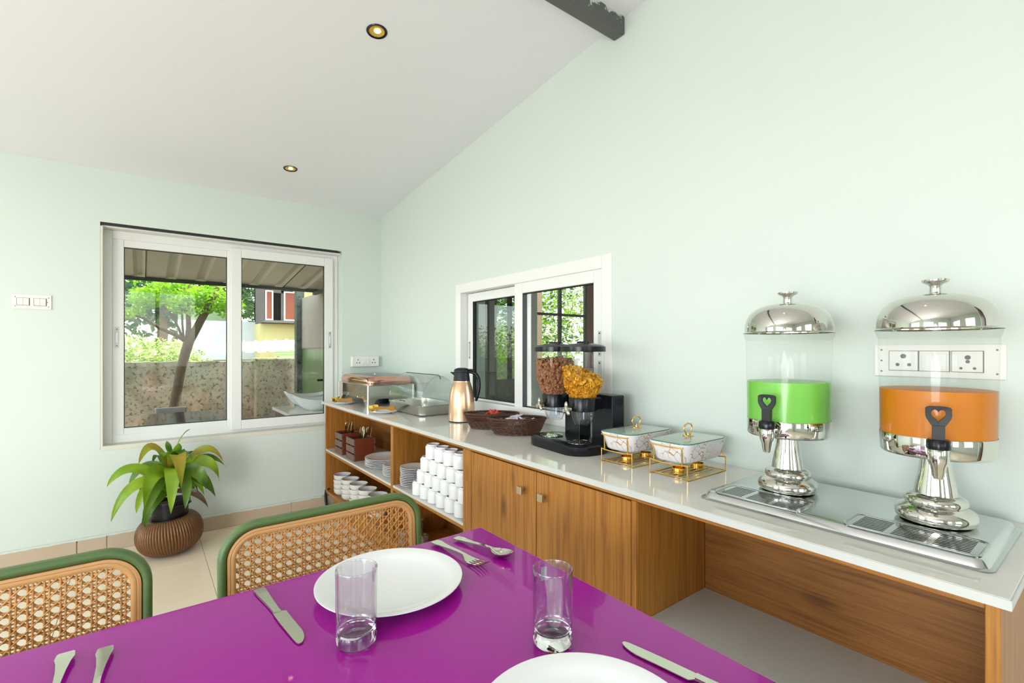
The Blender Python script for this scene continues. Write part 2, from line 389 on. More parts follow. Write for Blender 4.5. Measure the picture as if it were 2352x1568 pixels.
def thing(name, label, cat, loc=(0, 0, 0), rz=0.0, group=None, rot=None):
    o = bpy.data.objects.new(name, None); COL.objects.link(o); o.location = loc
    o.rotation_euler = rot if rot else (0, 0, rz); o.empty_display_size = 0.05
    o['label'] = label; o['category'] = cat
    if group: o['group'] = group
    return o
def tag(o, label, cat, group=None):
    o['label'] = label; o['category'] = cat
    if group: o['group'] = group
    return o
def dup(root, loc, rz=None, label=None, group=None, rot=None):
    r = root.copy(); COL.objects.link(r); r.location = loc
    if rz is not None: r.rotation_euler = (0, 0, rz)
    if rot is not None: r.rotation_euler = rot
    if label: r['label'] = label
    if group: r['group'] = group
    for ch in list(root.children):
        c = ch.copy(); COL.objects.link(c); c.parent = r
        for g in list(ch.children):
            d = g.copy(); COL.objects.link(d); d.parent = c
    return r
def struct(mb, name, m, parent=None, **k):
    o = mb.build(name, m, parent, **k)
    if not parent: o['kind'] = 'structure'
    return o
def pane_sheet(x0, x1, y0, y1, z0, z1): return MB().box(x0, x1, y0, y1, z0, z1)
ORD = ['first', 'second', 'third', 'fourth', 'fifth', 'sixth', 'seventh', 'eighth', 'ninth', 'tenth', 'eleventh', 'twelfth']

# ------------------------------------------------------------------ room shell
CZ = lambda x: 2.318 + 0.107 * x
XE, YE = 7.2, -5.0
# floor
fl = struct(B(-0.01, XE + 0.1, YE - 0.1, 0.1, -0.08, -0.004), 'floor', 'grout')
tm = None
ts = 0.60
for i in range(-1, 12):
    for j in range(-6, 4):
        x0, y0 = 0.51 + ts * i, -1.88 + ts * j
        a0, a1, b0, b1 = max(x0 + .001, 0.002), min(x0 + ts - .001, XE), max(y0 + .001, YE), min(y0 + ts - .001, -0.002)
        if a1 - a0 < 0.02 or b1 - b0 < 0.02: continue
        full = (a1 - a0 > ts - .003 and b1 - b0 > ts - .003)
        if full and tm:
            o = tm.copy(); COL.objects.link(o); o.location = (a0, b0, 0)
        else:
            o = B(0, a1 - a0, 0, b1 - b0, -0.006, 0).build('tile', 'tile', fl, (a0, b0, 0), bevel=0.0008, seg=1)
            if full: tm = o
# left wall (x=0) with window opening
Wy0, Wy1, Wz0, Wz1 = -1.778, -0.326, 0.62, 2.0
w = MB(); w.box(-0.22, 0, YE - .2, Wy0, 0, 2.33); w.box(-0.22, 0, Wy1, 0.22, 0, 2.33)
w.box(-0.22, 0, Wy0, Wy1, 0, Wz0 - .005); w.box(-0.22, 0, Wy0, Wy1, Wz1, 2.33)
struct(w, 'wall_left', 'wall')
# right wall (y=0), sloped top, with window opening
Vx0, Vx1, Vz0, Vz1 = 1.206, 2.476, 0.86, 1.628
def slab(x0, x1, z0, z1=None):
    t0 = z1 if z1 is not None else CZ(x0) + .02; t1 = z1 if z1 is not None else CZ(x1) + .02
    return [(x0, 0, z0), (x1, 0, z0), (x1, 0, t1), (x0, 0, t0), (x0, .22, z0), (x1, .22, z0), (x1, .22, t1), (x0, .22, t0)]
FS = [(0, 1, 2, 3), (5, 4, 7, 6), (0, 4, 5, 1), (3, 2, 6, 7), (1, 5, 6, 2), (4, 0, 3, 7)]
w = MB(); w.add(slab(0, Vx0, 0), FS); w.add(slab(Vx1, XE + .2, 0), FS); w.add(slab(Vx0, Vx1, 0, Vz0), FS); w.add(slab(Vx0, Vx1, Vz1), FS)
struct(w, 'wall_right', 'wall')
# far wall x = XE and rear wall y = YE, both with daylight openings
w = MB(); yy = [YE, -4.2, -2.9, -2.0, -0.7, 0]
for k in range(5):
    if k in (1, 3): w.box(XE, XE + .2, yy[k], yy[k + 1], 0, 0.85); w.box(XE, XE + .2, yy[k], yy[k + 1], 2.35, 3.2)
    else: w.box(XE, XE + .2, yy[k], yy[k + 1], 0, 3.2)
struct(w, 'wall_front', 'wall')
w = MB(); xs = [0, 0.55, 2.05, 2.75, 4.25, 4.95, 6.45, XE]
for k in range(7):
    if k in (1, 3, 5): w.box(xs[k], xs[k + 1], YE - .2, YE, 0, 0.8); w.box(xs[k], xs[k + 1], YE - .2, YE, 2.3, 3.2)
    else: w.box(xs[k], xs[k + 1], YE - .2, YE, 0, 3.2)
struct(w, 'wall_rear', 'wall')
# ceiling
c = MB(); c.add([(-.22, YE - .2, CZ(-.22)), (XE + .2, YE - .2, CZ(XE + .2)), (XE + .2, .22, CZ(XE + .2)), (-.22, .22, CZ(-.22)),
                 (-.22, YE - .2, CZ(-.22) + .12), (XE + .2, YE - .2, CZ(XE + .2) + .12), (XE + .2, .22, CZ(XE + .2) + .12), (-.22, .22, CZ(-.22) + .12)],
                [(0, 3, 2, 1), (4, 5, 6, 7), (0, 1, 5, 4), (1, 2, 6, 5), (2, 3, 7, 6), (3, 0, 4, 7)])
struct(c, 'ceiling', 'ceiling')
# baseboard tiles along the left wall, with joints and ragged paint line
bb = struct(B(0, 0.009, YE, -0.002, 0.0, 0.082), 'baseboard_left', 'grout')
jy = [YE, -4.28, -3.68, -3.08, -2.48, -1.882, -1.745, -1.28, -0.70, -0.004]
for k in range(len(jy) - 1):
    g = 0.003 if abs(jy[k] + 1.882) < .01 or abs(jy[k + 1] + 1.882) < .01 else 0.001
    B(0.0, 0.012, jy[k] + g, jy[k + 1] - g, 0.001, 0.094).build('tile', 'skirt', bb, bevel=0.001, seg=1)
pl = MB(); y = -3.4; pts = []
while y < -0.47:
    pts.append((y, 0.0945 + random.uniform(-.003, .0015))); y += 0.02
vs = []; fs = []
for k, (yy_, zz) in enumerate(pts): vs += [(0.0122, yy_, zz - .002), (0.0128, yy_, 0.101), (0.001, yy_, 0.103)]
for k in range(len(pts) - 1):
    a = 3 * k; fs += [(a, a + 1, a + 4, a + 3), (a + 1, a + 2, a + 5, a + 4)]
MB().add(vs, fs).build('paint_edge', 'wall', bb)
struct(B(0.3, XE, -0.012, -0.001, 0, 0.094), 'baseboard_right', 'skirt')

# ceiling beam
bm_ = MB(); L = 2.6
bm_.box(-.029, .029, -L, L, -.041, .045)
be = bm_.build('trim_1', 'beam', loc=(2.517, -2.6, 2.560), bevel=0.006); be['kind'] = 'structure'

# window in the left wall -------------------------------------------------
def frame_ring(mb, a0, a1, z0, z1, t0, t1, w, axis, wb=None):
    """ring frame; a = along-wall range, t = depth range; axis 'y' (frame in x-const wall) or 'x'"""
    wb = wb or w
    for (p0, p1, q0, q1) in ((a0, a0 + w, z0, z1), (a1 - w, a1, z0, z1), (a0 + w, a1 - w, z1 - w, z1), (a0 + w, a1 - w, z0, z0 + wb)):
        if axis == 'y': mb.box(t0, t1, p0, p1, q0, q1)
        else: mb.box(p0, p1, t0, t1, q0, q1)
    return mb
win = struct(MB().box(-.20, -.095, Wy0, Wy0 + .001, Wz0, Wz1), 'window_1', 'plaster')
frame_ring(MB(), Wy0 + .001, Wy1 - .001, 0.635, 1.975, -.18, -.095, .052, 'y', .05).build('window_frame', 'upvc', win, bevel=.003)
B(-.10, 0.001, Wy0 + .001, Wy1 - .001, 0.606, 0.636).build('window_sill', 'plaster', win, bevel=.004)
B(-.18, -0.006, Wy0 + .004, Wy1 - .03, 1.984, 1.9985).build('top_gap', 'gasket', win, label='dark unfilled gap above the window frame')
B(-.18, -.02, Wy0 + .004, Wy1 - .004, 1.975, 1.984).build('top_filler', 'upvc', win)
B(-.095, -0.001, Wy0 + .0005, Wy0 + .012, 0.63, 1.976).build('reveal', 'plaster', win)
def sash(win, a0, a1, z0, z1, t0, t1, w, axis, panemat, wb=None):
    s = frame_ring(MB(), a0, a1, z0, z1, t0, t1, w, axis, wb).build('sash', 'upvc', win, bevel=.004, seg=3)
    wb = wb or w; g = .003
    gk = MB(); frame_ring(gk, a0 + w - .004, a1 - w + .004, z0 + wb - .004, z1 - w + .004, t0 + .004, t1 - .006, .0075, axis)
    gk.build('gasket', 'gasket', s)
    tm_ = (t0 + t1) / 2
    if axis == 'y': p = B(tm_, tm_ + .004, a0 + w - .002, a1 - w + .002, z0 + wb - .002, z1 - w + .002)
    else: p = B(a0 + w - .002, a1 - w + .002, tm_, tm_ + .004, z0 + wb - .002, z1 - w + .002)
    p.build('pane', panemat, s)
    return s
s1 = sash(win, -1.726, -1.040, 0.665, 1.935, -.140, -.105, .058, 'y', 'pane')
s2 = sash(win, -1.079, -0.372, 0.655, 1.945, -.103, -.070, .066, 'y', 'pane')
for (x, y, z) in ((-.104, -1.703, 1.30), (-.069, -0.398, 1.30)):
    l_ = B(-.001, .002, -.010, .010, -.065, .065).build('latch', 'latch', win, (x, y, z), bevel=.002)
    B(.002, .0035, -.005, .004, -.03, .03).build('latch_slider', 'upvc', l_)
    for dz in (-.052, .052): B(.0015, .003, -.003, .003, dz - .003, dz + .003).build('screw', 'dark_hole', l_)

# window in the right wall (frame flush with the plaster, sliding sashes) -----
win2 = struct(frame_ring(MB(), Vx0 - .003, Vx1 + .003, Vz0, Vz1 + .004, -.006, .10, .058, 'x', .06), 'window_2', 'upvc', bevel=.003)
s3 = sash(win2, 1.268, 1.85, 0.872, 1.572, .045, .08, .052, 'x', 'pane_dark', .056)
s4 = sash(win2, 1.797, 2.432, 0.868, 1.585, .004, .042, .066, 'x', 'pane', .056)
for (x, y, z) in ((1.292, .0435, 1.22), (2.405, .0025, 1.25), (2.405, .0025, 1.12)):
    l_ = B(-.010, .010, -.001, .002, -.055, .055).build('latch', 'latch', win2, (x, y, z), bevel=.002)
    for dz in (-.045, .045): B(-.003, .003, -.0025, .001, dz - .003, dz + .003).build('screw', 'dark_hole', l_)

# unseen windows and door that the chrome and the table mirror
for n_, (x0, x1) in enumerate(((0.55, 2.05), (2.75, 4.25), (4.95, 6.45))):
    wf = struct(frame_ring(MB(), x0, x1, 0.8, 2.3, YE - .10, YE - .03, .05, 'x'), 'window_%d' % (n_ + 3), 'upvc')
    B((x0 + x1) / 2 - .03, (x0 + x1) / 2 + .03, YE - .09, YE - .04, .85, 2.25).build('mullion', 'upvc', wf)
for n_, (y0, y1) in enumerate(((-4.2, -2.9), (-2.0, -0.7))):
    wf = struct(frame_ring(MB(), y0, y1, 0.85, 2.35, XE + .03, XE + .10, .05, 'y'), 'window_%d' % (n_ + 6), 'upvc')
    B(XE + .04, XE + .09, (y0 + y1) / 2 - .03, (y0 + y1) / 2 + .03, .9, 2.3).build('mullion', 'upvc', wf)
d1 = struct(B(4.55, 5.45, -.045, -.001, 0, 2.15), 'door_1', 'door_wood', bevel=.004)
for zz in (.15, 1.15): B(4.68, 5.32, -.055, -.045, zz, zz + .85).build('door_panel', 'door_wood', d1, bevel=.006)
B(4.60, 4.62, -.10, -.045, 1.0, 1.14).build('door_handle', 'steel', d1, bevel=.004)

# downlights
def downlight(x, y, label):
    a = math.atan(0.107); t = thing('downlight', label, 'light', (x, y, CZ(x) - .0005), rot=(0, -a, 0), group='recessed downlights in the sloping ceiling')
    MB().lathe([(.031, -.0012), (.040, -.003), (.042, 0.0), (.031, 0.0)], 40).build('trim_ring', 'black', t, smooth=40)
    MB().lathe([(.034, -.0015), (.030, .0), (.026, .004)], 40).build('reflector', 'gold', t, smooth=60)
    MB().lathe([(.0, -.002), (.013, -.0022), (.016, -.001), (.034, -.0008)], 32).build('reflector_bowl', 'gold_glow', t, smooth=60)
    MB().lathe([(.0, -.0045), (.010, -.004), (.0135, -.0025)], 24, cx=.006).build('bulb', 'bulb', t, smooth=60)
    d = bpy.data.lights.new('downlight_beam', 'SPOT'); d.energy = 3.0; d.color = (1, .82, .55); d.spot_size = math.radians(80); d.spot_blend = .6; d.shadow_soft_size = .02
    o = bpy.data.objects.new('downlight_beam', d); COL.objects.link(o); o.location = (x, y, CZ(x) - .012)
    return t
M['bulb'] = emit('lamp filament glow', (1.0, .78, .42), 9.0)
M['gold_glow'] = mat('gilded reflector', (0.90, 0.52, 0.08), 0.25, 0.6)
downlight(1.935, -.814, 'gold recessed downlight in the sloping ceiling closer to the beam')
downlight(0.542, -.827, 'gold recessed downlight low on the ceiling above the window wall')
for x, y in ((3.33, -.82), (0.54, -2.9), (1.93, -2.9), (3.33, -2.9)):
    downlight(x, y, 'gold recessed downlight out of frame over the dining room')

# switches and sockets ---------------------------------------------------------
t = thing('light_switch', 'white switch plate with four rockers beside the larger window', 'switch', (0.0, -2.0715, 1.4945))
B(0, .007, -.081, .081, -.042, .042).build('plate', 'switch', t, bevel=.004, seg=3)
for cy0 in (-.036, .033):
    B(.0068, .0078, cy0 - .0265, cy0 + .0265, -.0215, .0215).build('rocker_gap', 'dark_hole', t)
    for q in (-1, 1): B(.0072, .012, cy0 + (0 if q > 0 else -.0245), cy0 + (.0245 if q > 0 else 0) - .0006, -.0200, .0200).build('rocker', 'switch', t, bevel=.0012)
for yy_, zz in ((-.068, .026), (-.068, -.026), (-.060, 0), (.068, .026), (.068, -.026), (.063, 0)):
    MB().lathe([(0, .0082), (.0022, .008), (.0024, .0065)], 12).xf(Matrix.Rotation(PI / 2, 4, 'Y') @ Matrix.Identity(4)).build('screw', 'dark_hole', t, (0, yy_, zz))
t = thing('power_socket', 'white twin socket box above the chafing dish in the corner', 'socket', (0.0, -0.145, 1.128))
B(0, .034, -.112, .112, -.043, .043).build('housing', 'switch', t, bevel=.006, seg=3)
for q in (-.062, .066):
    for dy, dz in ((0, .014), (-.011, -.010), (.011, -.010)):
        B(.0335, .0346, q + dy - .0035, q + dy + .0035, dz - .004, dz + .004).build('pin_hole', 'dark_hole', t)
for q in (-.016, .016): B(.033, .038, q - .014, q + .014, -.02, .02).build('rocker', 'switch', t, bevel=.0015)
t = thing('socket_plate', 'wide cream socket plate on the wall behind the orange juice dispenser', 'socket', (3.522, 0, 1.195))
B(-.125, .127, -.006, 0, -.042, .042).build('plate', 'switch', t, bevel=.004, seg=3)
for a0, a1 in ((-.092, -.030), (-.030, .030), (.032, .090)):
    B(a0, a1, -.0068, -.005, -.026, .026).build('module_gap', 'grey_hole', t)
    B(a0 + .0012, a1 - .0018, -.0085, -.006, -.0248, .0248).build('module', 'switch', t, bevel=.0008)
for x, z, r in ((-.061, .012, .006), (-.073, -.010, .0042), (-.049, -.010, .0042), (.062, .010, .0055), (.062, .000, .004), (.050, -.016, .003), (.074, -.016, .003)):
    MB().lathe([(0, .0092), (r, .009), (r, .008)], 16).xf(Matrix.Rotation(PI / 2, 4, 'X')).build('pin_hole', 'grey_hole', t, (x, 0, z))
for q in (-1, 1): B(.001 if q > 0 else -.024, .024 if q > 0 else -.001, -.0105, -.008, -.020, .020).build('rocker', 'switch', t, bevel=.001)
for x, z in ((-.108, .028), (-.108, -.028), (-.108, 0), (.112, .028), (.112, -.028)):
    MB().lathe([(0, .0072), (.0022, .007), (.0022, .006)], 12).xf(Matrix.Rotation(PI / 2, 4, 'X')).build('screw', 'grey_hole', t, (x, 0, z))

# ------------------------------------------------------------------ buffet cabinets
ZW = 0.833
YF, YB = -0.475, -0.132
X0 = 0.075
wt = MB(); wt.loft([[(X0 - .005, -.4985, z), (3.712, -.5005, z), (3.712, -.001, z), (X0 - .005, -.001, z)] for z in (.8155, ZW)])
o = wt.build('worktop', 'stone', bevel=.002, seg=2); tag(o, 'long polished grey quartz worktop running along the buffet', 'worktop')
ed = MB(); ed.box(X0 - .006, 3.713, -.5022, -.5000, .8160, .8322); ed.box(3.7118, 3.7135, -.5015, -.002, .8160, .8322)
ed.build('edge', 'stone_edge', o, label='pale cut edge of the worktop')

# open shelf unit
t = thing('shelf_unit', 'open teak shelf unit with crockery under the worktop', 'shelf unit', (0, 0, 0))
def P(name, m, x0, x1, y0, y1, z0, z1, par, **k): return B(x0, x1, y0, y1, z0, z1).build(name, m, par, bevel=k.pop('bevel', .0012), seg=1, **k)
P('side_panel', 'wood_v', X0, X0 + .018, YF, YB, .145, .797, t)
P('divider', 'wood_v', 1.287, 1.318, YF, YB, .163, .797, t)
P('top_panel', 'wood_x', X0, 2.070, YF, YB, .7975, .815, t)
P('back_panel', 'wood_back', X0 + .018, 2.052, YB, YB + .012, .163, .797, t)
P('bottom_panel', 'wood_x', X0, 2.070, YF, YB, .145, .163, t)
P('side_panel', 'wood_v', 2.052, 2.070, YF, YB, .163, .797, t)
P('plinth', 'wood_x', X0 + .05, 2.070, YF + .05, YB, 0, .145, t)
for a0, a1 in ((X0 + .018, 1.287), (1.318, 2.052)):
    s_ = P('shelf', 'wood_x', a0, a1, YF, YB, .446, .461, t)
    P('shelf_top', 'shelf_stone', a0, a1, YF - .0005, YB, .4612, .474, s_, label='white stone top of the shelf')
# cupboard
t = thing('cupboard', 'closed teak cupboard with two knobbed doors under the worktop', 'cupboard', (0, 0, 0))
P('stile', 'wood_v', 2.0705, 2.118, YF - .001, YF + .02, .10, .797, t)
P('side_panel', 'wood_v', 2.0705, 2.088, YF + .02, YB, 0, .797, t)
P('side_panel', 'wood_v', 2.957, 2.975, YF - .001, YB + .005, 0, .797, t)
P('top_panel', 'wood_x', 2.0705, 2.975, YF, YB, .7975, .815, t)
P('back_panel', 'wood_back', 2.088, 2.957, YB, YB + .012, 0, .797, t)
P('bottom_panel', 'wood_x', 2.088, 2.957, YF + .02, YB, .10, .118, t)
P('plinth', 'wood_x', 2.088, 2.957, YF + .05, YF + .065, 0, .10, t)
for a0, a1, kx in ((2.1205, 2.5405, 2.475), (2.5435, 2.9545, 2.588)):
    d = P('door', 'wood_v', a0, a1, YF - .001, YF + .016, .105, .7935, t)
    k = MB(); k.add(*[(lambda q: (q.v, q.f))(MB().lathe([(.0045, 0), (.0045, .018)], 16).xf(Matrix.Rotation(PI / 2, 4, 'X')))][0])
    k.box(-.0135, .0135, -.026, -.018, -.0135, .0135)
    k.build('knob', 'knob', d, (kx, YF - .001, .717), bevel=.0015, label='square satin metal knob')
# open bay with knee space
t = thing('open_bay', 'open end bay with grey shelf beneath the juice dispensers', 'shelf unit', (0, 0, 0))
P('side_panel', 'wood_v', 2.9755, 2.978, YF + .001, YB, 0, .797, t)
P('end_panel', 'wood_v', 3.679, 3.698, YF, -.02, 0, .815, t)
P('top_panel', 'wood_x', 2.9755, 3.679, YF, YB, .7975, .815, t)
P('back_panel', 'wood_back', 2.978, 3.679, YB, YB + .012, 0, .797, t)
P('shelf', 'grey_shelf', 2.978, 3.679, YF + .004, YB, .438, .456, t, label='matt grey laminate shelf')
# black cable loop
pts = []
for k in range(19):
    a = math.radians(70 + 215 * k / 18); pts.append((0.075 + 0.055 * math.cos(a) * 1.05, -0.455, 0.095 + 0.075 * math.sin(a)))
pts += [(.115, -.452, .03), (.16, -.44, .014)]
tag(MB().tube(pts, .009, 10).build('cable', 'rubber', smooth=60), 'thick black cable looping down beside the shelf unit', 'cable')

# ------------------------------------------------------------------ shelf contents
# cutlery crates
def spoonlike(par, x, y, z, lean, kind):
    mb = MB()
    if kind == 'knife': st = [(0, 0, .008, 0), (.09, 0, .005, 0), (.10, 0, .009, 0), (.19, 0, .009, 0), (.21, 0, .003, 0)]
    elif kind == 'spoon': st = [(0, 0, .007, 0), (.05, 0, .004, 0), (.13, 0, .0035, 0), (.15, 0, .014, 0, .005), (.175, 0, .018, 0, .008), (.195, 0, .012, 0, .004), (.2, 0, .004, 0)]
    else: st = [(0, 0, .009, 0), (.03, 0, .010, 0), (.08, 0, .005, 0), (.19, 0, .004, 0)]
    mb.strip(st); mb.xf(Matrix.Translation((x, y, z)) @ Matrix.Rotation(lean, 4, 'Z') @ Matrix.Rotation(math.radians(-82), 4, 'Y'))
    return mb
def crate(x, y, z, label):
    t = thing('cutlery_crate', label, 'crate', (x, y, z), 0, 'cutlery crates on the shelf')
    W, D, Hh = .155, .150, .150
    for k in range(3):
        for yy_ in (0, D - .008):
            B(-W, 0, yy_, yy_ + .008, .001 + k * .052, .001 + k * .052 + .043).build('slat', 'crate', t, bevel=.001, seg=1)
    for xx in (-W, -.012): B(xx, xx + .012, .008, D - .008, 0, Hh).build('end_board', 'crate_red', t, bevel=.001, seg=1)
    B(-W + .012, -.012, .008, D - .008, .002, .008).build('base', 'crate', t)
    B(-W / 2 - .004, -W / 2 + .004, .008, D - .008, .008, Hh - .01).build('partition', 'crate', t)
    for k in range(2): B(-.0002, .0006, .004, .006, .020 + k * .053, .028 + k * .053).build('staple', 'steel', t)
    return t
crate(.640, -.455, .474, 'dark slatted wooden cutlery crate next to the plates')
crate(.392, -.455, .474, 'dark slatted wooden cutlery crate deepest in the shelf bay')
cp = [(.565, -.40, 'knife', .5), (.585, -.385, 'knife', .45), (.548, -.38, 'knife', .6), (.60, -.37, 'spoon', .8), (.615, -.35, 'fork', 1.2), (.33, -.40, 'knife', .6), (.345, -.38, 'knife', .4), (.27, -.40, 'spoon', .7), (.29, -.37, 'fork', .9)]
cnt = {}
for n_, (x, y, k, a) in enumerate(cp):
    o = spoonlike(None, x, y, .486 + (.02 if k != 'knife' else .0), a, k).build('table_' + k, 'cutlery', smooth=50)
    near = n_ < 5
    cnt[(k, near)] = cnt.get((k, near), -1) + 1
    tag(o, ('%s steel table %s standing upright in the crate %s' % (ORD[cnt[(k, near)]], k, 'next to the plates' if near else 'deep in the bay')), 'cutlery', 'steel %s in the %s crate' % (k, 'near' if near else 'far'))

def lathe_thing(name, prof, m, n=48, smooth=35): return MB().lathe(prof, n).build(name, m, smooth=smooth)
def stack(proto, x, y, z, n, dz, lab, group, first=False, jit=.0015):
    for k in range(n):
        o = proto if (first and k == 0) else proto.copy()
        if o is not proto: COL.objects.link(o)
        o.location = (x + random.uniform(-jit, jit), y + random.uniform(-jit, jit), z + k * dz)
        tag(o, lab(k, n), 'plate' if 'plate' in proto.name or 'saucer' in proto.name else 'bowl', group)
def plate_prof(r, h, foot):
    return [(0, .003), (foot, .003), (foot + .01, .006), (r * .8, h * .55), (r, h), (r, h + .0018), (r * .98, h + .002), (r * .8, h * .55 + .004), (foot + .008, .008), (0, .0065)]
def plate_prof2(r, h, foot):
    p = plate_prof(r, h, foot); return [(0, .0)] + [(foot - .004, 0)] + [(foot, 0)] + p[2:]
pp = lathe_thing('dinner_plate', plate_prof2(.140, .021, .085), 'porcelain', 72)
def ol(what, under):
    def f(k, n):
        pos = 'topmost' if k == n - 1 else ('bottom' if k == 0 else ORD[k] + ' from bottom')
        return '%s, %s %s' % (what, pos, under)
    return f
stack(pp, .885, -.322, .4742, 6, .0085, ol('large white dinner plate', 'in the stack beside the crates'), 'dinner plates stacked on the shelf', True)
sp = lathe_thing('side_plate', plate_prof2(.105, .017, .06), 'porcelain', 60)
stack(sp, 1.150, -.352, .4742, 7, .009, ol('smaller white side plate', 'in the stack behind the divider'), 'side plates stacked on the shelf', True)
sa = lathe_thing('saucer', plate_prof2(.078, .015, .042), 'cup', 48)
stack(sa, 1.400, -.385, .4742, 11, .0092, ol('white saucer', 'in the stack beside the cups'), 'saucers stacked beside the cups', True)
bw = lathe_thing('bowl', [(0, 0), (.036, 0), (.046, .004), (.058, .020), (.0605, .040), (.0605, .048), (.0585, .048), (.0575, .038), (.054, .020), (.04, .007), (0, .006)], 'bowl', 48)
first = True
for s_ in range(5):
    nb = 4
    stack(bw, .262 + .158 * s_, -.408 + .004 * s_, .1635, nb, .0325, ol('small off white bowl', 'of the %s stack from the cabinet end' % ORD[s_]), 'bowls stacked on the bottom shelf', first); first = False

# cups: a stepped wall of upside-down handled cups
cupm = MB().lathe([(0, .0), (.036, .0), (.0385, .0015), (.039, .006), (.039, .058), (.0365, .0625), (.0325, .0645), (.0320, .0705), (.0290, .0705), (.0285, .0655), (0, .0655)], 40)
def cup_proto():
    t = thing('coffee_cup', '', 'cup')
    cupm.build('body', 'cup', t, smooth=40)
    pts = [(.0, .037 + .020 * math.sin(PI * k / 10), .034 - .018 * math.cos(PI * k / 10)) for k in range(11)]
    MB().tube(pts, .0042, 8).build('handle', 'cup', t, smooth=60)
    return t
cup0 = cup_proto(); used = False
rows = [('bottom', 1.555, 6, .084), ('second', 1.602, 6, .0815), ('third', 1.647, 5, .085), ('top', 1.702, 4, .086)]
for r_, (nm, x0, n_, dx) in enumerate(rows):
    for k in range(n_):
        lab = 'upturned white cup, %s from saucers in the %s row of cups' % (ORD[k], nm)
        x = x0 + dx * k; y = -.428 + random.uniform(-.003, .003)
        if not used:
            cup0.location = (x, y, .4745 + .0708 * r_); cup0['label'] = lab; cup0['group'] = 'upturned cups on the shelf'; used = True
        else: dup(cup0, (x, y, .4745 + .0708 * r_), random.uniform(-.2, .2), lab, 'upturned cups on the shelf')
# upturned tumblers on the lower shelf
tp = MB().lathe([(0, .108), (.030, .108), (.0325, .105), (.034, .0), (.0315, .0), (.030, .092), (0, .094)], 28).build('shelf_tumbler', 'acrylic_t', smooth=40) if False else None
M['tumbler_thin'] = thin('smoky tumbler glass', (0.80, 0.78, 0.76), 2.2, 0.05, 0.05)
tp = MB().lathe([(0, .108), (.028, .108), (.0325, .103), (.034, .0), (.031, .0), (.0295, .092), (0, .094)], 28).build('shelf_tumbler', 'tumbler_thin', smooth=40)
tl = [(1.352, -.33), (1.43, -.385), (1.505, -.425), (1.585, -.43), (1.425, -.458)]
for k, (x, y) in enumerate(tl):
    o = tp if k == 0 else tp.copy()
    if k: COL.objects.link(o)
    o.location = (x, y, .1632)
    tag(o, 'upturned clear tumbler, %s from the divider on the bottom shelf' % ORD[k], 'glass', 'tumblers on the bottom shelf')

# ------------------------------------------------------------------ things on the worktop
# chafing dish
t = thing('chafing_dish', 'steel chafing dish with rose gold lid at the far worktop end', 'chafing dish', (.355, -.195, ZW))
hx, hy = .305, .172
def arch_panel(L_, z0, z1, leg, thick, along):
    """panel with an arched cut-out between two legs"""
    n = 14; mb = MB(); top = []; bot = []
    xs_ = [-L_, -L_ + leg] + [(-L_ + leg) + (2 * (L_ - leg)) * k / n for k in range(1, n)] + [L_ - leg, L_]
    for x in xs_:
        if abs(x) >= L_ - leg - 1e-6 and abs(x) > L_ - leg + 1e-6: zb = z0
        else:
            u = abs(x) / (L_ - leg); zb = z0 + .052 * (1 - max(0, (u - .72) / .28) ** 2.2) if u < 1 else z0
        top.append((x, z1)); bot.append((x, zb))
    m_ = len(xs_); vs = []
    for off in (0, thick):
        for (x, z) in bot: vs.append((x, off, z))
        for (x, z) in top: vs.append((x, off, z))
    fs = []
    for k in range(m_ - 1):
        fs.append((k, k + 1, m_ + k + 1, m_ + k)); o2 = 2 * m_; fs.append((o2 + k + 1, o2 + k, o2 + m_ + k, o2 + m_ + k + 1))
        fs.append((k + 1, k, o2 + k, o2 + k + 1)); fs.append((m_ + k, m_ + k + 1, o2 + m_ + k + 1, o2 + m_ + k))
    fs.append((0, m_, 3 * m_, 2 * m_)); fs.append((m_ - 1, 3 * m_ - 1, 4 * m_ - 1, 2 * m_ - 1))
    return MB().add(vs, fs)
for sgn in (-1, 1):
    arch_panel(hx, 0, .146, .045, .003, 'x').build('side_panel', 'chrome', t, (0, sgn * hy - (.003 if sgn > 0 else 0), 0))
    arch_panel(hy, 0, .146, .04, .003, 'x').build('end_panel', 'steel', t, (sgn * hx, 0, 0), rot=(0, 0, PI / 2))
    for s2_ in (-1, 1):
        MB().tube([(sgn * (hx - .006), s2_ * (hy - .006), 0), (sgn * (hx - .006), s2_ * (hy - .006), .146)], .010, 14).build('leg', 'steel', t, smooth=50)
MB().loft([rrect(hx + .004, hy + .004, .02, .142), rrect(hx + .006, hy + .006, .022, .148), rrect(hx - .01, hy - .01, .02, .150)]).build('rim', 'steel', t, smooth=40)
MB().loft([rrect(hx - .012, hy - .012, .03, .148), rrect(hx - .008, hy - .008, .035, .168), rrect(hx - .013, hy - .013, .04, .190), rrect(hx - .028, hy - .026, .04, .203), rrect(hx - .055, hy - .05, .04, .206)], cap0=False, cap1=False).build('lid', 'copper', t, smooth=60, label='rose gold lid frame')
MB().loft([rrect(hx - .055, hy - .05, .04, .2055), rrect(hx - .06, hy - .055, .04, .208)]).build('lid_window', 'lid_glass', t)
MB().lathe([(0, .2125), (.007, .212), (.008, .209), (.008, .207)], 20).build('lid_knob', 'chrome', t, smooth=60)
MB().loft([rrect(hx - .03, hy - .03, .02, .10), rrect(hx - .014, hy - .014, .03, .147)], cap1=False).build('water_pan', 'steel', t, smooth=40)
# burners under the dish
o = MB().lathe([(0, 0), (.035, 0), (.037, .004), (.037, .040), (.028, .044), (0, .044)], 24).build('fuel_burner', 'black_matt', loc=(.46, -.17, ZW), smooth=40)
tag(o, 'small dark fuel burner under the chafing dish', 'burner')

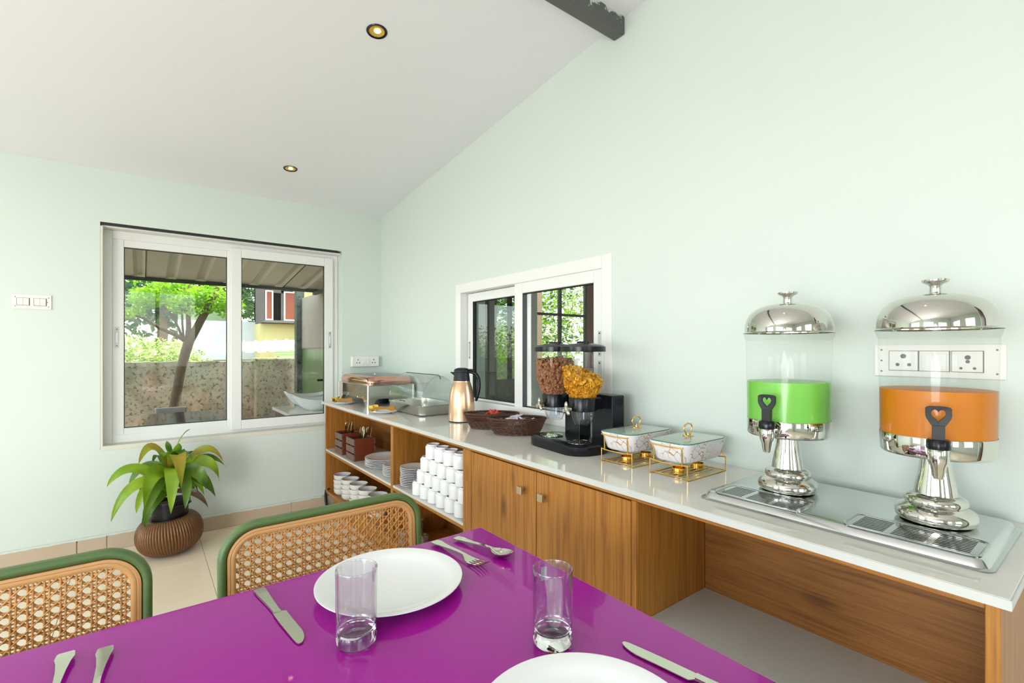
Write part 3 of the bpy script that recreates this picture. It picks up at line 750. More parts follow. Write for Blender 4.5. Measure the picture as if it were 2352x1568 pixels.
# plates with gold serving tongs
tpl = lathe_thing('tong_plate', plate_prof2(.080, .013, .045), 'porcelain', 48)
def tongs(x, y, rz, label):
    t = thing('serving_tongs', label, 'tongs', (x, y, ZW + .018), rz, 'amber serving tongs on white plates')
    for q in (-1, 1):
        mb = MB().strip([(-.075, 0, .013, 0), (-.05, 0, .016, 0), (-.035, 0, .010, 0), (-.02, 0, .007, 0), (.05, 0, .009, 0)], .002)
        mb.xf(Matrix.Translation((0, q * .012, .012 + q * .001)) @ Matrix.Rotation(q * .14, 4, 'Z') @ Matrix.Rotation(PI / 2 - .25 * q, 4, 'X')).build('arm', 'amber', t)
        mb = MB().strip([(.05, 0, .014, 0), (.062, 0, .019, 0, .003), (.085, 0, .017, 0, .003), (.092, 0, .012, 0)], .002)
        mb.xf(Matrix.Translation((0, q * .012, .012)) @ Matrix.Rotation(q * .14, 4, 'Z') @ Matrix.Rotation(PI / 2 - .25 * q, 4, 'X')).build('grip', 'gold', t)
    MB().tube([(-.078, -.016, .010), (-.083, 0, .012), (-.078, .016, .010)], .003, 8).build('spring_bend', 'gold', t)
    return t
tpl.location = (.345, -.420, ZW); tag(tpl, 'small white plate under tongs in front of chafing dish', 'plate', 'tong plates')
q = tpl.copy(); COL.objects.link(q); q.location = (1.000, -.395, ZW); tag(q, 'small white plate under tongs in front of bread display', 'plate', 'tong plates')
tongs(.345, -.420, math.radians(-150), 'amber serving tongs on the plate before the chafing dish')
tongs(1.000, -.395, math.radians(220), 'amber serving tongs on the plate before the bread display')

# roll-top bread display
t = thing('bread_display', 'steel bread tray under clear roll-top acrylic dome', 'food display', (1.068, -.165, ZW))
hx, hy = .235, .135
MB().loft([rrect(hx - .012, hy - .012, .035, .0), rrect(hx - .002, hy - .002, .04, .008), rrect(hx, hy, .042, .055), rrect(hx + .005, hy + .005, .045, .060), rrect(hx + .004, hy + .004, .045, .062), rrect(hx - .006, hy - .006, .04, .060), rrect(hx - .008, hy - .008, .04, .02)]).build('tray', 'steel', t, smooth=50)
def dome(a0, a1, ry, rz_, hxx, ends=True):
    n = 20; pr = [(-ry * math.cos(math.radians(a0 + (a1 - a0) * k / n)), .062 + rz_ * math.sin(math.radians(a0 + (a1 - a0) * k / n))) for k in range(n + 1)]
    vs = [(-hxx, y, z) for y, z in pr] + [(hxx, y, z) for y, z in pr]; m_ = n + 1
    fs = [(k, k + 1, m_ + k + 1, m_ + k) for k in range(n)]
    if ends:
        vs += [(-hxx, 0, .062), (hxx, 0, .062)]
        for k in range(n): fs += [(k + 1, k, 2 * m_), (m_ + k, m_ + k + 1, 2 * m_ + 1)]
    return MB().add(vs, fs)
dome(2, 90, .128, .175, hx - .004).build('front_cover', 'acrylic_dome', t, smooth=30)
dome(90, 178, .122, .170, hx - .008).build('rear_cover', 'acrylic_dome', t, smooth=30)
ed = MB()
ed.tube([(-hx + .004, -.002, .2375), (hx - .03, -.002, .2375), (hx - .010, -.002, .232), (hx - .004, -.002, .215)], .0025, 6)
ed.build('cover_lip', 'black_matt', t, label='dark upper lip of the acrylic cover')
ed = MB(); n = 14
for xx in (-hx + .004, hx - .004):
    ed.tube([(xx, -.128 * math.cos(PI / 2 * k / n), .062 + .175 * math.sin(PI / 2 * k / n)) for k in range(n + 1)], .0016, 6)
ed.tube([(-hx + .004, -.128, .064), (hx - .004, -.128, .064)], .002, 6)
ed.build('cover_edge', 'lid_glass', t)
MB().tube([(-.03, -.136, .072), (-.03, -.142, .078), (.03, -.142, .078), (.03, -.136, .072)], .002, 6).build('pull', 'black_matt', t)
for q in (-1, 1):
    MB().lathe([(0, .010), (.014, .008), (.016, 0), (.012, -.003), (0, -.003)], 16, mod=lambda a, z, r: 1 + .08 * math.cos(8 * a)).xf(Matrix.Rotation(PI / 2 * q, 4, 'Y')).build('hinge_knob', 'acrylic', t, (q * (hx - .002), 0, .07), smooth=40)
# vacuum flask
t = thing('vacuum_flask', 'rose gold vacuum flask with black lid and handle', 'flask', (1.578, -.190, ZW))
MB().lathe([(0, .0), (.0690, .0), (.0710, .003), (.0712, .006)], 56).build('foot', 'black_matt', t, smooth=40)
MB().lathe([(.0710, .0055), (.0712, .05), (.0705, .09), (.0655, .145), (.0570, .185), (.0480, .212), (.0455, .218), (.0455, .221), (0, .221)], 56).build('body', 'rosegold', t, smooth=50)
MB().lathe([(.0455, .2205), (.0440, .235), (.0400, .262), (.0385, .268), (0, .268)], 48).build('collar', 'black_matt', t, smooth=50)
MB().lathe([(.038, .267), (.042, .270), (.042, .278), (.036, .286), (.020, .291), (0, .292)], 48).build('lid', 'black_matt', t, smooth=50)
sp_ = MB().loft([[(-.028, -.016, .238), (-.028, .016, .238), (-.03, .018, .268), (-.03, -.018, .268)], [(-.040, -.010, .250), (-.040, .010, .250), (-.042, .013, .268), (-.042, -.013, .268)], [(-.060, -.003, .264), (-.060, .003, .264), (-.061, .005, .269), (-.061, -.005, .269)]])
# spout points away from the handle, towards the chafing dish
A = math.radians(52)
sp_.build('spout', 'black_matt', t, smooth=60, rot=(0, 0, A))
hd = [(.030, 0, .270), (.055, 0, .268), (.078, 0, .258), (.092, 0, .235), (.096, 0, .200), (.092, 0, .165), (.084, 0, .130), (.078, 0, .110)]
MB().tube(hd, [.008, .009, .010, .0095, .009, .0095, .010, .006], 12).build('handle', 'black', t, smooth=60, rot=(0, 0, A))
MB().box(.030, .062, -.009, .009, .276, .285).build('thumb_lever', 'black_matt', t, rot=(0, 0, A), bevel=.003)

# wicker baskets
def basket(x, y, rz, label):
    t = thing('wicker_basket', label, 'basket', (x, y, ZW), rz, 'dark wicker baskets on the worktop')
    a0, b0, a1, b1, h = .100, .052, .135, .078, .070
    st = MB(); n = 104
    for k in range(n):
        a = 2 * PI * k / n
        for off in (-.018, .018):
            pts = []
            for q in range(5):
                u = q / 4; f = u ** .75
                pts.append(((a0 + (a1 - a0) * f) * math.cos(a + off * u), (b0 + (b1 - b0) * f) * math.sin(a + off * u), .003 + h * u))
            st.tube(pts, .0017, 4, cap=False)
    o = st.build('stakes', 'wicker', t); o['kind'] = 'stuff'
    for q, (zz, f, r) in enumerate(((.004, 0.0, .0035), (.010, .12, .0028), (.017, .28, .0024), (.024, .38, .0024), (.031, .48, .0022), (.038, .58, .0022), (.062, .88, .0022))):
        rp = []
        for k in range(72):
            a = 2 * PI * k / 72; w_ = .0015 * math.sin(24 * a + q); rp.append(((a0 + (a1 - a0) * f + w_) * math.cos(a), (b0 + (b1 - b0) * f + w_) * math.sin(a), zz))
        MB().tube(rp, r, 6, closed=True).build('weaver', 'wicker', t)
    br = MB()
    for ph in (0, 2 * PI / 3, 4 * PI / 3):
        rp = []
        for k in range(160):
            a = 2 * PI * k / 160; w_ = 20 * a + ph
            rp.append(((a1 + .003 * math.cos(w_)) * math.cos(a), (b1 + .003 * math.cos(w_)) * math.sin(a), h + .004 + .0035 * math.sin(w_)))
        br.tube(rp, .0030, 6, closed=True)
    br.build('braided_rim', 'wicker', t, smooth=60)
    MB().loft([oval(a0, b0, .002), oval(a0, b0, .006)]).build('base', 'wicker', t)
    return t
basket(1.868, -.195, math.radians(52), 'dark wicker basket of red sachets next to the flask')
basket(2.078, -.200, math.radians(50), 'dark wicker basket of white sachets next to the cereal dispenser')
def sachets(cx, cy, n_, m, name, lab, grp, sx, sy, sz):
    proto = MB().loft([[(-sx, -sy, 0), (-sx, sy, 0), (-sx * .98, sy, .0006), (-sx * .98, -sy, .0006)], [(-sx * .6, -sy * .8, -sz), (-sx * .6, sy * .8, -sz), (-sx * .6, sy * .8, sz), (-sx * .6, -sy * .8, sz)], [(sx * .6, -sy * .8, -sz), (sx * .6, sy * .8, -sz), (sx * .6, sy * .8, sz), (sx * .6, -sy * .8, sz)], [(sx, -sy, 0), (sx, sy, 0), (sx, sy, .0006), (sx, -sy, .0006)]]).build(name, m, smooth=40)
    for k in range(n_):
        o = proto if k == 0 else proto.copy()
        if k: COL.objects.link(o)
        a = random.uniform(0, 2 * PI); r = math.sqrt(random.random()); c_, s_ = math.cos(math.radians(46)), math.sin(math.radians(46))
        u, v_ = .075 * r * math.cos(a), .034 * r * math.sin(a)
        o.location = (cx + u * c_ - v_ * s_, cy + u * s_ + v_ * c_, ZW + .034 + .034 * (1 - r) + .006 * (k % 4))
        o.rotation_euler = (random.uniform(-.7, .7), random.uniform(-.7, .7), random.uniform(0, PI)); tag(o, lab, 'sachet', grp)
sachets(1.868, -.195, 22, 'red', 'foil_sachet', 'red foil sachet heaped in the basket next to the flask', 'red sachets', .024, .013, .005)
sachets(2.078, -.200, 26, 'white_paper', 'sugar_sachet', 'white paper sachet heaped in the basket next to cereal', 'white sachets', .030, .014, .003)

# double cereal dispenser
CDX, CDY, CDA = 2.446, -.215, math.radians(-6)
t = thing('cereal_dispenser', 'black double cereal dispenser with two clear hoppers', 'cereal dispenser', (CDX, CDY, ZW), CDA)
def cer_base(hx_, hy_, z): return rrect(hx_, hy_, .08, z, 10, cx=0, cy=-.012)
MB().loft([cer_base(.172, .096, 0), cer_base(.174, .098, .004), cer_base(.174, .098, .032), cer_base(.169, .093, .037)]).build('base', 'black', t, smooth=40)
HX = (-.0885, .0885); HY = -.010
B(-.130, -.030, .072, .135, 0, .190).build('column', 'black', t, bevel=.006, seg=3)
B(.045, .165, .072, .135, 0, .215).build('column', 'black', t, bevel=.006, seg=3)
B(-.145, .165, .078, .130, .170, .212).build('bridge', 'black', t, bevel=.006, seg=3)
for n_, q in enumerate(HX):
    B(q - .026, q + .026, HY + .03, .085, .160, .205).build('bracket', 'black', t, bevel=.004)
    MB().lathe([(.048, .156), (.052, .158), (.0545, .206), (.053, .209), (.047, .208), (.045, .157), (.048, .156)], 48, q, HY).build('collar', 'black', t, smooth=40)
    MB().lathe([(.034, .190), (.044, .206), (.064, .232), (.077, .268), (.082, .305), (.0835, .385), (.0835, .392)], 56, q, HY).build('hopper', 'acrylic', t, smooth=60)
    MB().lathe([(.080, .383), (.0868, .383), (.0872, .387), (.0868, .402), (.076, .408), (.045, .414), (0, .416)], 56, q, HY).build('lid', 'black', t, smooth=35)
    MB().box(q - .030, q + .030, HY - .007, HY + .007, .412, .423).build('lid_grip', 'black', t, bevel=.003)
    MB().lathe([(.043, .156), (.041, .130), (.030, .104), (.026, .104)], 40, q, HY).build('chute', 'acrylic_blue', t, smooth=60)
    MB().lathe([(.022, .156), (.020, .120), (0, .117)], 24, q, HY).build('paddle_wheel', 'acrylic_blue', t, smooth=60)
    dk = MB().lathe([(0, .0372), (.046, .0372), (.048, .0385), (.048, .0395), (.045, .0395), (.044, .0384), (0, .0384)], 40, q, HY - .018).build('drip_plate', 'chrome', t, smooth=40)
    hl = MB()
    for rr, nn in ((.014, 6), (.027, 12), (.037, 16)):
        for k in range(nn):
            a = 2 * PI * k / nn; hl.lathe([(0, .0393), (.0028, .0392), (.0028, .0375)], 8, q + rr * math.cos(a), HY - .018 + rr * math.sin(a))
    hl.build('drip_hole', 'black', dk)
    ks = MB(); ks.lathe([(0, .012), (.008, .010), (.010, .0), (.010, -.014), (0, -.014)], 16).xf(Matrix.Rotation(PI / 2, 4, 'X'))
    for ang in (35, 155, 275):
        a = math.radians(ang); k0 = len(ks.v)
        ks.lathe([(0, .006), (.006, .0045), (.0095, .001), (.0095, -.002), (.006, -.0045), (0, -.005)], 16)
        ks.xf(Matrix.Rotation(PI / 2, 4, 'X') @ Matrix.Rotation(-a, 4, 'Z') @ Matrix.Translation((.016, 0, .006)) @ Matrix.Diagonal((1.55, 1, 1, 1)), k0)
    ks.build('turn_knob', 'chrome', t, (q - .004, HY - .072, .166), smooth=60, rot=(0, 0, math.radians(-8)))
    B(q - .012, q + .004, HY - .064, HY - .045, .158, .174).build('knob_shaft', 'black', t, bevel=.003)
# cereal filling the hoppers (nobody could count it)
def fill(x, y, kind):
    mb = MB(); n_ = 2900 if kind == 'flake' else 1250
    ang = CDA
    placed = 0
    def rad(z): return .034 + (z - .190) / .016 * .010 if z < .206 else (.044 + (z - .206) / .026 * .020 if z < .232 else (.064 + (z - .232) / .036 * .013 if z < .268 else min(.0805, .077 + (z - .268) / .037 * .005)))
    while placed < n_:
        u = random.random(); z = .195 + u * (.145 if kind == 'flake' else .165)
        rmax = rad(z) - (.005 if kind == 'flake' else .0065)
        a = random.uniform(0, 2 * PI)
        if kind == 'flake' and z > .300 + .028 * math.cos(a - 3.4): continue
        if kind != 'flake' and z > .350 + .008 * math.cos(a * 2): continue
        # keep the outer shell and the top surface
        r = rmax * (1 - .22 * random.random() ** 2)
        if z > (.270 if kind == 'flake' else .335): r = rmax * math.sqrt(random.random())
        k0 = len(mb.v); c_ = Vector((r * math.cos(a), r * math.sin(a), z))
        rot = Matrix.Rotation(random.uniform(0, PI), 4, 'X') @ Matrix.Rotation(random.uniform(0, PI), 4, 'Y') @ Matrix.Rotation(random.uniform(0, PI), 4, 'Z')
        if kind == 'flake':
            s_ = random.uniform(.0045, .0085)
            mb.add([(-s_, -s_ * .7, .001), (0, -s_, -.001), (s_, -.3 * s_, .002), (.8 * s_, .8 * s_, 0), (-.3 * s_, s_, .002), (-s_, .3 * s_, -.001), (0, 0, -.0025)], [(6, 0, 1), (6, 1, 2), (6, 2, 3), (6, 3, 4), (6, 4, 5), (6, 5, 0)])
        else:
            s_ = random.uniform(.0055, .0072); mb.box(-s_, s_, -s_ * .85, s_ * .85, -s_ * .7, s_ * .7)
        mb.xf(Matrix.Translation(c_) @ rot, k0); placed += 1
    # compact core so no gaps show
    core = [(0, .192), (.024, .196), (.028, .206), (.044, .232), (.056, .262)]
    core = [(0, .192), (.026, .196), (.045, .236), (.052, .262), (.030, .285), (0, .288)] if kind == 'flake' else core
    core += [] if kind == 'flake' else [(.061, .300), (.061, .322), (0, .328)]
    mb.lathe(core, 32)
    o = mb.build('cereal', kind, loc=None); o['kind'] = 'stuff'
    c_, s_ = math.cos(ang), math.sin(ang)
    o.location = (CDX + c_ * x - s_ * y, CDY + s_ * x + c_ * y, ZW); o.rotation_euler = (0, 0, ang)
    if kind != 'flake':
        b = o.modifiers.new('bevel', 'BEVEL'); b.width = .0018; b.segments = 1; b.limit_method = 'ANGLE'
    return o
o = fill(HX[0], HY, 'choco'); tag(o, 'brown chocolate cereal pieces filling one hopper', 'cereal')
o = fill(HX[1], HY, 'flake'); tag(o, 'yellow corn flakes filling the other hopper', 'cereal')

# casseroles on gold warming stands
def casserole(x, y, label1, label2, label3):
    st = thing('warming_stand', label1, 'stand', (x, y, ZW), 0, 'gold wire warming stands')
    a, b = .066, .108
    def bar(pts, r=.0022, nm='wire', par=st): return MB().tube(pts, r, 8).build(nm, 'gold', par, smooth=60)
    bar([(-a, -b, .0024), (a, -b, .0024)]) if False else None
    for s_ in (-1, 1):
        bar([(s_ * a, -b, .048), (s_ * a, -b, .0024), (s_ * a, b, .0024), (s_ * a, b, .045)], nm='side_wire')
    for s_ in (-1, 1):
        bar([(-a, s_ * b, .046), (-.030, s_ * b, .042), (.030, s_ * b, .042), (a, s_ * b, .046)], nm='end_wire')
        bar([(-.050, s_ * (b + .002), .042), (-.050, s_ * (b + .004), .095), (-.058, s_ * (b + .010), .098), (.0, s_ * (b + .014), .096), (.058, s_ * (b + .010), .098), (.050, s_ * (b + .004), .095), (.050, s_ * (b + .002), .042)], nm='end_holder')
    for k in range(5): bar([(-.036 + .018 * k, -b * .9, .0048), (-.036 + .018 * k, b * .9, .0048)], .0015, 'rack_wire')
    for yy_ in (-b * .9, b * .9): bar([(-a, yy_, .0046), (a, yy_, .0046)], .0018, 'rack_wire')
    for yy_ in (-.052, .052): MB().lathe([(.0205, .006), (.0205, .022), (.019, .022), (.019, .007), (0, .007)], 28, 0, yy_).build('candle_cup', 'gold', st, smooth=40)
    c_ = thing('casserole_dish', label2, 'casserole', (x, y, ZW + .046), 0, 'gold veined casserole dishes')
    MB().loft([rrect(.052, .096, .025, 0), rrect(.060, .103, .028, .006), rrect(.070, .115, .032, .045), rrect(.0745, .121, .034, .058), rrect(.0745, .121, .034, .061), rrect(.0720, .1185, .032, .0612)], cap1=False).build('body', 'marble', c_, smooth=50)
    MB().loft([rrect(.0722, .1187, .032, .0610), rrect(.067, .112, .030, .045), rrect(.055, .098, .026, .008)], cap0=False).build('inner_glaze', 'porcelain', c_, smooth=60)
    l_ = bpy.data.objects.new('lid', None); COL.objects.link(l_); l_.parent = c_; l_.location = (0, 0, .0615); l_['label'] = 'clear glass lid'
    MB().loft([rrect(.072, .1185, .033, 0), rrect(.072, .1185, .033, .003)], cap0=False, cap1=False).build('rim', 'glass_edge', l_, label='green glass rim')
    MB().loft([rrect(.0718, .1183, .033, .003), rrect(.055, .100, .03, .006), rrect(.02, .04, .018, .008)], cap0=False).build('glass_panel', 'lid_frost', l_, smooth=40)
    MB().lathe([(0, .0115), (.016, .0105), (.0165, .0085), (0, .008)], 28).build('knob_plate', 'gold', l_, smooth=40)
    MB().tube([(0, -.009, .011), (0, -.024, .034), (0, -.017, .044), (0, 0, .048), (0, .017, .044), (0, .024, .034), (0, .009, .011)], .0024, 8).build('handle', 'gold', l_, smooth=60)
    MB().lathe([(0, .022), (.0035, .020), (.0035, .011)], 12).build('bolt', 'chrome', l_, smooth=60)
M['lid_frost'] = thin('faintly misted lid glass', (0.88, 0.93, 0.87), 1.0, 0.12, 0.05)
casserole(2.752, -.190, 'gold wire stand under the casserole nearer the cereal dispenser', 'gold veined white casserole dish nearer the cereal dispenser', 'clear glass lid on the casserole nearer the cereal dispenser')
casserole(2.955, -.190, 'gold wire stand under the casserole nearer the steel tray', 'gold veined white casserole dish nearer the steel tray', 'clear glass lid on the casserole nearer the steel tray')

# steel drip tray
TZ = ZW + .021
t = thing('drip_tray', 'long stainless drip tray carrying both juice dispensers', 'tray', (3.402, -.235, ZW))
hx, hy = .278, .172
MB().loft([rrect(hx, hy, .02, .0), rrect(hx + .001, hy + .001, .02, .0025), rrect(hx - .006, hy - .006, .02, .0035), rrect(hx - .011, hy - .011, .02, .016), rrect(hx - .017, hy - .017, .018, .0205), rrect(hx - .022, hy - .022, .016, .021)]).build('body', 'tray_steel', t, smooth=50)
for gx, gw in ((3.262, .105), (3.555, .108)):
    gx -= 3.402; gy = -.108
    g_ = MB().loft([rrect(gw, .054, .018, .0209), rrect(gw, .054, .018, .0232), rrect(gw - .003, .051, .016, .0232), rrect(gw - .005, .049, .015, .0212)], cap0=False, cap1=False).build('drip_grate', 'tray_steel', t, (gx, gy, 0), smooth=60)
    MB().loft([rrect(gw - .004, .050, .015, .02105), rrect(gw - .004, .050, .015, .0213)]).build('grate_plate', 'tray_steel', g_)
    sl = MB()
    for k in range(3):
        c_ = -gw * .60 + k * gw * .60
        for q in range(8):
            yy_ = -.036 + .0103 * q; sl.box(c_ - gw * .245, c_ + gw * .245, yy_ - .0021, yy_ + .0021, .02131, .0216)
    sl.build('grate_slot', 'dark_hole', g_)

# juice dispensers
def heart(n, w, h):
    p = []
    for k in range(n):
        a = 2 * PI * k / n + PI / 2; x = 16 * math.sin(a) ** 3; y = 13 * math.cos(a) - 5 * math.cos(2 * a) - 2 * math.cos(3 * a) - math.cos(4 * a)
        p.append((x / 17 * w, (y + 2.5) / 14.5 * h))
    return p
def dispenser(x, y, rz, juice, level, label):
    t = thing('juice_dispenser', label, 'drink dispenser', (x, y, TZ + .0005), rz)
    MB().lathe([(0, 0), (.062, 0), (.0690, .006), (.0705, .016), (.066, .027), (.055, .033), (.052, .036), (.0545, .042), (.052, .051), (.044, .057), (.038, .059), (.0375, .061)], 64).build('foot', 'chrome', t, smooth=50)
    MB().lathe([(.0375, .0605), (.0345, .080), (.030, .103), (.0265, .125), (.025, .146)], 56).build('pedestal', 'chrome', t, smooth=60)
    MB().lathe([(0, .1455), (.093, .1455), (.0955, .148), (.0965, .151), (.0975, .186), (.0968, .188)], 80).build('band', 'chrome', t, smooth=40)
    MB().lathe([(.0962, .150), (.0968, .20), (.0985, .33), (.1000, .395), (.1035, .403), (.1035, .412)], 80).build('container', 'acrylic', t, smooth=50)
    j = MB().lathe([(0, .150), (.0948, .150), (.0955, .156), (.0968, level), (.0955, level + .0003), (0, level)], 80).build('juice', juice, t, smooth=40)
    MB().lathe([(.0985, .3935), (.1055, .410), (.1065, .413), (.103, .414)], 80).build('inner_ring', 'acrylic', t, smooth=40)
    MB().lathe([(.106, .4125), (.1075, .4135), (.1035, .416), (.1030, .430), (.1000, .446), (.0920, .462), (.0790, .475), (.0600, .484), (.0350, .490), (0, .4915)], 96).build('lid', 'chrome', t, smooth=40)
    MB().lathe([(.020, .4895), (.020, .4912), (.011, .492), (.0100, .505), (.0120, .510), (.0225, .515), (.0240, .518), (.0235, .5205), (.015, .5215), (0, .5205)], 40).build('lid_knob', 'chrome', t, smooth=45)
    # tap, facing the room (-y)
    tp_ = MB().tube([(0, -.094, .168), (0, -.135, .168)], .0085, 16).build('tap', 'chrome', t, smooth=50)
    MB().lathe([(.0, .004), (.019, .003), (.020, .0), (.020, -.006)], 32).xf(Matrix.Rotation(PI / 2, 4, 'X')).build('tap_flange', 'chrome', tp_, (0, -.100, .168), smooth=40)
    MB().lathe([(0, .118), (.0075, .118), (.0095, .124), (.0125, .142), (.0165, .152), (.0170, .178), (.014, .182)], 32, 0, -.138).build('spout', 'chrome', tp_, smooth=50)
    MB().lathe([(.0178, .176), (.0182, .178), (.0182, .192), (.016, .195), (0, .195)], 36, 0, -.138, mod=lambda a, z, r: 1 + .02 * math.cos(24 * a)).build('tap_cap', 'black', tp_, smooth=40)
    # heart lever
    n = 40; outer = []
    hp_ = heart(n, .0115, .0125)
    for k in range(n):
        hx_, hz_ = hp_[k]; a = math.atan2(hz_, hx_)
        ca, sa = math.cos(a), math.sin(a)
        top, bot = .019, -.021
        wz = .0225
        # superellipse-like shield outline
        rr = 1e9
        for q in range(1, 400):
            r_ = q * .0001 * 1.2; xx, zz = r_ * ca, r_ * sa
            wid = .0195 if zz > -.002 else .0195 - (-.002 - zz) * .55
            if abs(xx) > wid or zz > top - .10 * 0 - (abs(xx) / .0195) ** 4 * .003 or zz < bot: rr = r_; break
        outer.append((rr * ca, rr * sa))
    Tn = math.radians(-14); th = .0048; zc = .240
    vs = []
    for off in (-th, th):
        for (u, w_) in outer: vs.append((u, -.138 + off, zc + w_))
        for (u, w_) in hp_: vs.append((u, -.138 + off * .8, zc + w_))
    fs = []
    for k in range(n):
        j2 = (k + 1) % n
        fs += [(k, j2, n + j2, n + k), (2 * n + j2, 2 * n + k, 3 * n + k, 3 * n + j2), (j2, k, 2 * n + k, 2 * n + j2), (n + k, n + j2, 3 * n + j2, 3 * n + k)]
    lv = MB().add(vs, fs); lv.box(-.0095, .0095, -.146, -.130, .194, .222)
    lv.build('tap_lever', 'black_matt', tp_, label='black lever with heart-shaped hole', bevel=.0012)
    return t
dispenser(3.268, -.222, math.radians(4), 'green_juice', .286, 'chrome pedestal dispenser half full of bright green juice')
dispenser(3.565, -.212, math.radians(13), 'orange_juice', .284, 'chrome pedestal dispenser half full of orange juice')

# ------------------------------------------------------------------ dining table and settings
ZT = 0.755
t = thing('dining_table', 'glossy purple topped dining table laid with white plates', 'table', (0, 0, 0))
top = MB().box(2.776, 3.60, -2.70, -.866, ZT - .022, ZT).build('tabletop', 'purple', t, bevel=.0015, seg=2)
B(2.7745, 3.6015, -.8662, -.8648, ZT - .021, ZT - .0012).build('edge', 'purple_edge', top)
B(2.84, 3.54, -2.62, -.94, ZT - .075, ZT - .022).build('apron', 'black_matt', t)
for x in (2.86, 3.48):
    for y in (-2.60, -1.00): B(x, x + .05, y, y + .05, 0, ZT - .022).build('leg', 'black_matt', t, bevel=.003)
dp = pp
o = dp.copy(); COL.objects.link(o); o.location = (2.938, -1.188, ZT + .0003); o.scale = (1.0, 1.0, .95); tag(o, 'round white dinner plate between knife and fork by the cane chairs', 'plate', 'dinner plates on the table')
o = dp.copy(); COL.objects.link(o); o.location = (3.436, -1.155, ZT + .0003); o.scale = (1.0, 1.0, .95); tag(o, 'round white dinner plate cut off by the photo edge on the table', 'plate', 'dinner plates on the table')
def fork(mb):
    mb.strip([(0, 0, .0085, .006), (.004, 0, .0105, .0065), (.020, 0, .0115, .0075), (.034, 0, .0085, .008), (.06, 0, .0058, .009), (.095, 0, .0042, .011), (.118, 0, .0042, .011), (.128, 0, .008, .008), (.136, 0, .0120, .0055), (.146, 0, .0135, .0045)], .0019)
    for k in range(4):
        y0 = -.0118 + .00787 * k
        mb.strip([(.145, y0, .0029, .0046), (.155, y0, .0022, .005), (.175, y0 * .97, .0017, .008), (.188, y0 * .94, .0013, .0125), (.194, y0 * .93, .0006, .015)], .0018, 3)
    return mb
def spoon(mb):
    return mb.strip([(0, 0, .0080, .006), (.004, 0, .0098, .0065), (.020, 0, .0105, .0075), (.034, 0, .0080, .008), (.06, 0, .0055, .009), (.095, 0, .0042, .012), (.116, 0, .0042, .012), (.124, 0, .008, .0105, .003), (.132, 0, .0140, .0100, .006), (.146, 0, .0195, .0105, .0085), (.162, 0, .0190, .0125, .009), (.174, 0, .0135, .0150, .006), (.180, 0, .0070, .0165, .002), (.182, 0, .002, .017)], .0019, 9)
def knife(mb):
    mb.strip([(0, 0, .0085, .0035), (.003, 0, .0100, .004), (.03, 0, .0090, .004), (.07, 0, .0068, .004), (.105, 0, .0058, .004), (.112, 0, .0062, .004)], .0045, 5)
    return mb.strip([(.110, 0, .0066, .0035), (.116, .0035, .0105, .0035), (.150, .003, .0105, .0033), (.195, .0035, .0102, .003), (.208, .0028, .0092, .0028), (.218, .0015, .0075, .0028), (.225, .0, .0052, .0026), (.2295, -.001, .0022, .0025)], .0016, 5)
def piece(fn, name, m, p0, p1, label):
    mb = fn(MB()); a = math.atan2(p1[1] - p0[1], p1[0] - p0[0])
    o = mb.build(name, m, None, (p0[0], p0[1], ZT + .0002), smooth=60, rot=(0, 0, a)); return tag(o, label, 'cutlery')
piece(knife, 'table_knife', 'knife_steel', (2.794, -1.396), (3.032, -1.374), 'steel table knife lying between the two cane chairs at the table edge')
piece(fork, 'table_fork', 'cutlery', (2.796, -1.016), (2.985, -.996), 'steel fork lying between the far dinner plate and a spoon')
piece(spoon, 'table_spoon', 'cutlery', (2.808, -.963), (2.957, -.930), 'steel spoon lying nearest the corner of the purple table')
piece(lambda mb: knife(mb), 'table_knife', 'knife_steel', (3.560, -.934), (3.338, -.968), 'steel knife with rounded blade beside the cut off plate')
piece(fork, 'table_fork', 'cutlery', (2.836, -1.667), (3.03, -1.67), 'steel fork handle at the lower corner, closer to the photo edge')
piece(spoon, 'table_spoon', 'cutlery', (2.855, -1.620), (3.03, -1.628), 'steel spoon handle beside a fork handle on the purple table')

def tumbler(x, y, label):
    t = thing('drinking_glass', label, 'glass', (x, y, ZT + .0004), 0, 'drinking glasses on the table')
    MB().lathe([(.0315, .018), (.0322, .110), (.0325, .1175), (.0322, .1190), (.0314, .1196), (.0306, .1190), (.0303, .1175), (.0300, .110), (.0288, .030), (.0275, .0225), (.0245, .0205)], 72).build('glass_wall', 'glass_wall', t, smooth=70)
    MB().lathe([(0, .0015), (.020, .0003), (.0285, .0), (.0305, .0025), (.0313, .010), (.0315, .018), (.0288, .0215), (.0245, .0205), (.016, .0185), (0, .018)], 72).build('glass_base', 'glass', t, smooth=60)
    return t
g1 = tumbler(3.068, -1.302, 'clear empty tumbler standing in front of the dinner plate')
g2 = tumbler(3.261, -1.053, 'clear empty tumbler by the counter side edge of the purple table')
def sticker(g, ang):
    n = 8; vs = []
    for k in range(n + 1):
        a = math.radians(ang - 10 + 20 * k / n)
        for z in (.084, .107): vs.append((.0319 * math.cos(a) * 1.018, .0319 * math.sin(a) * 1.018, z))
    MB().add(vs, [(2 * k, 2 * k + 2, 2 * k + 3, 2 * k + 1) for k in range(n)]).build('sticker', 'sticker', g, label='small pale paper sticker')
M['sticker'] = mat('pale sticker paper', (0.62, 0.60, 0.62), 0.5)
sticker(g1, 100); sticker(g2, 165)

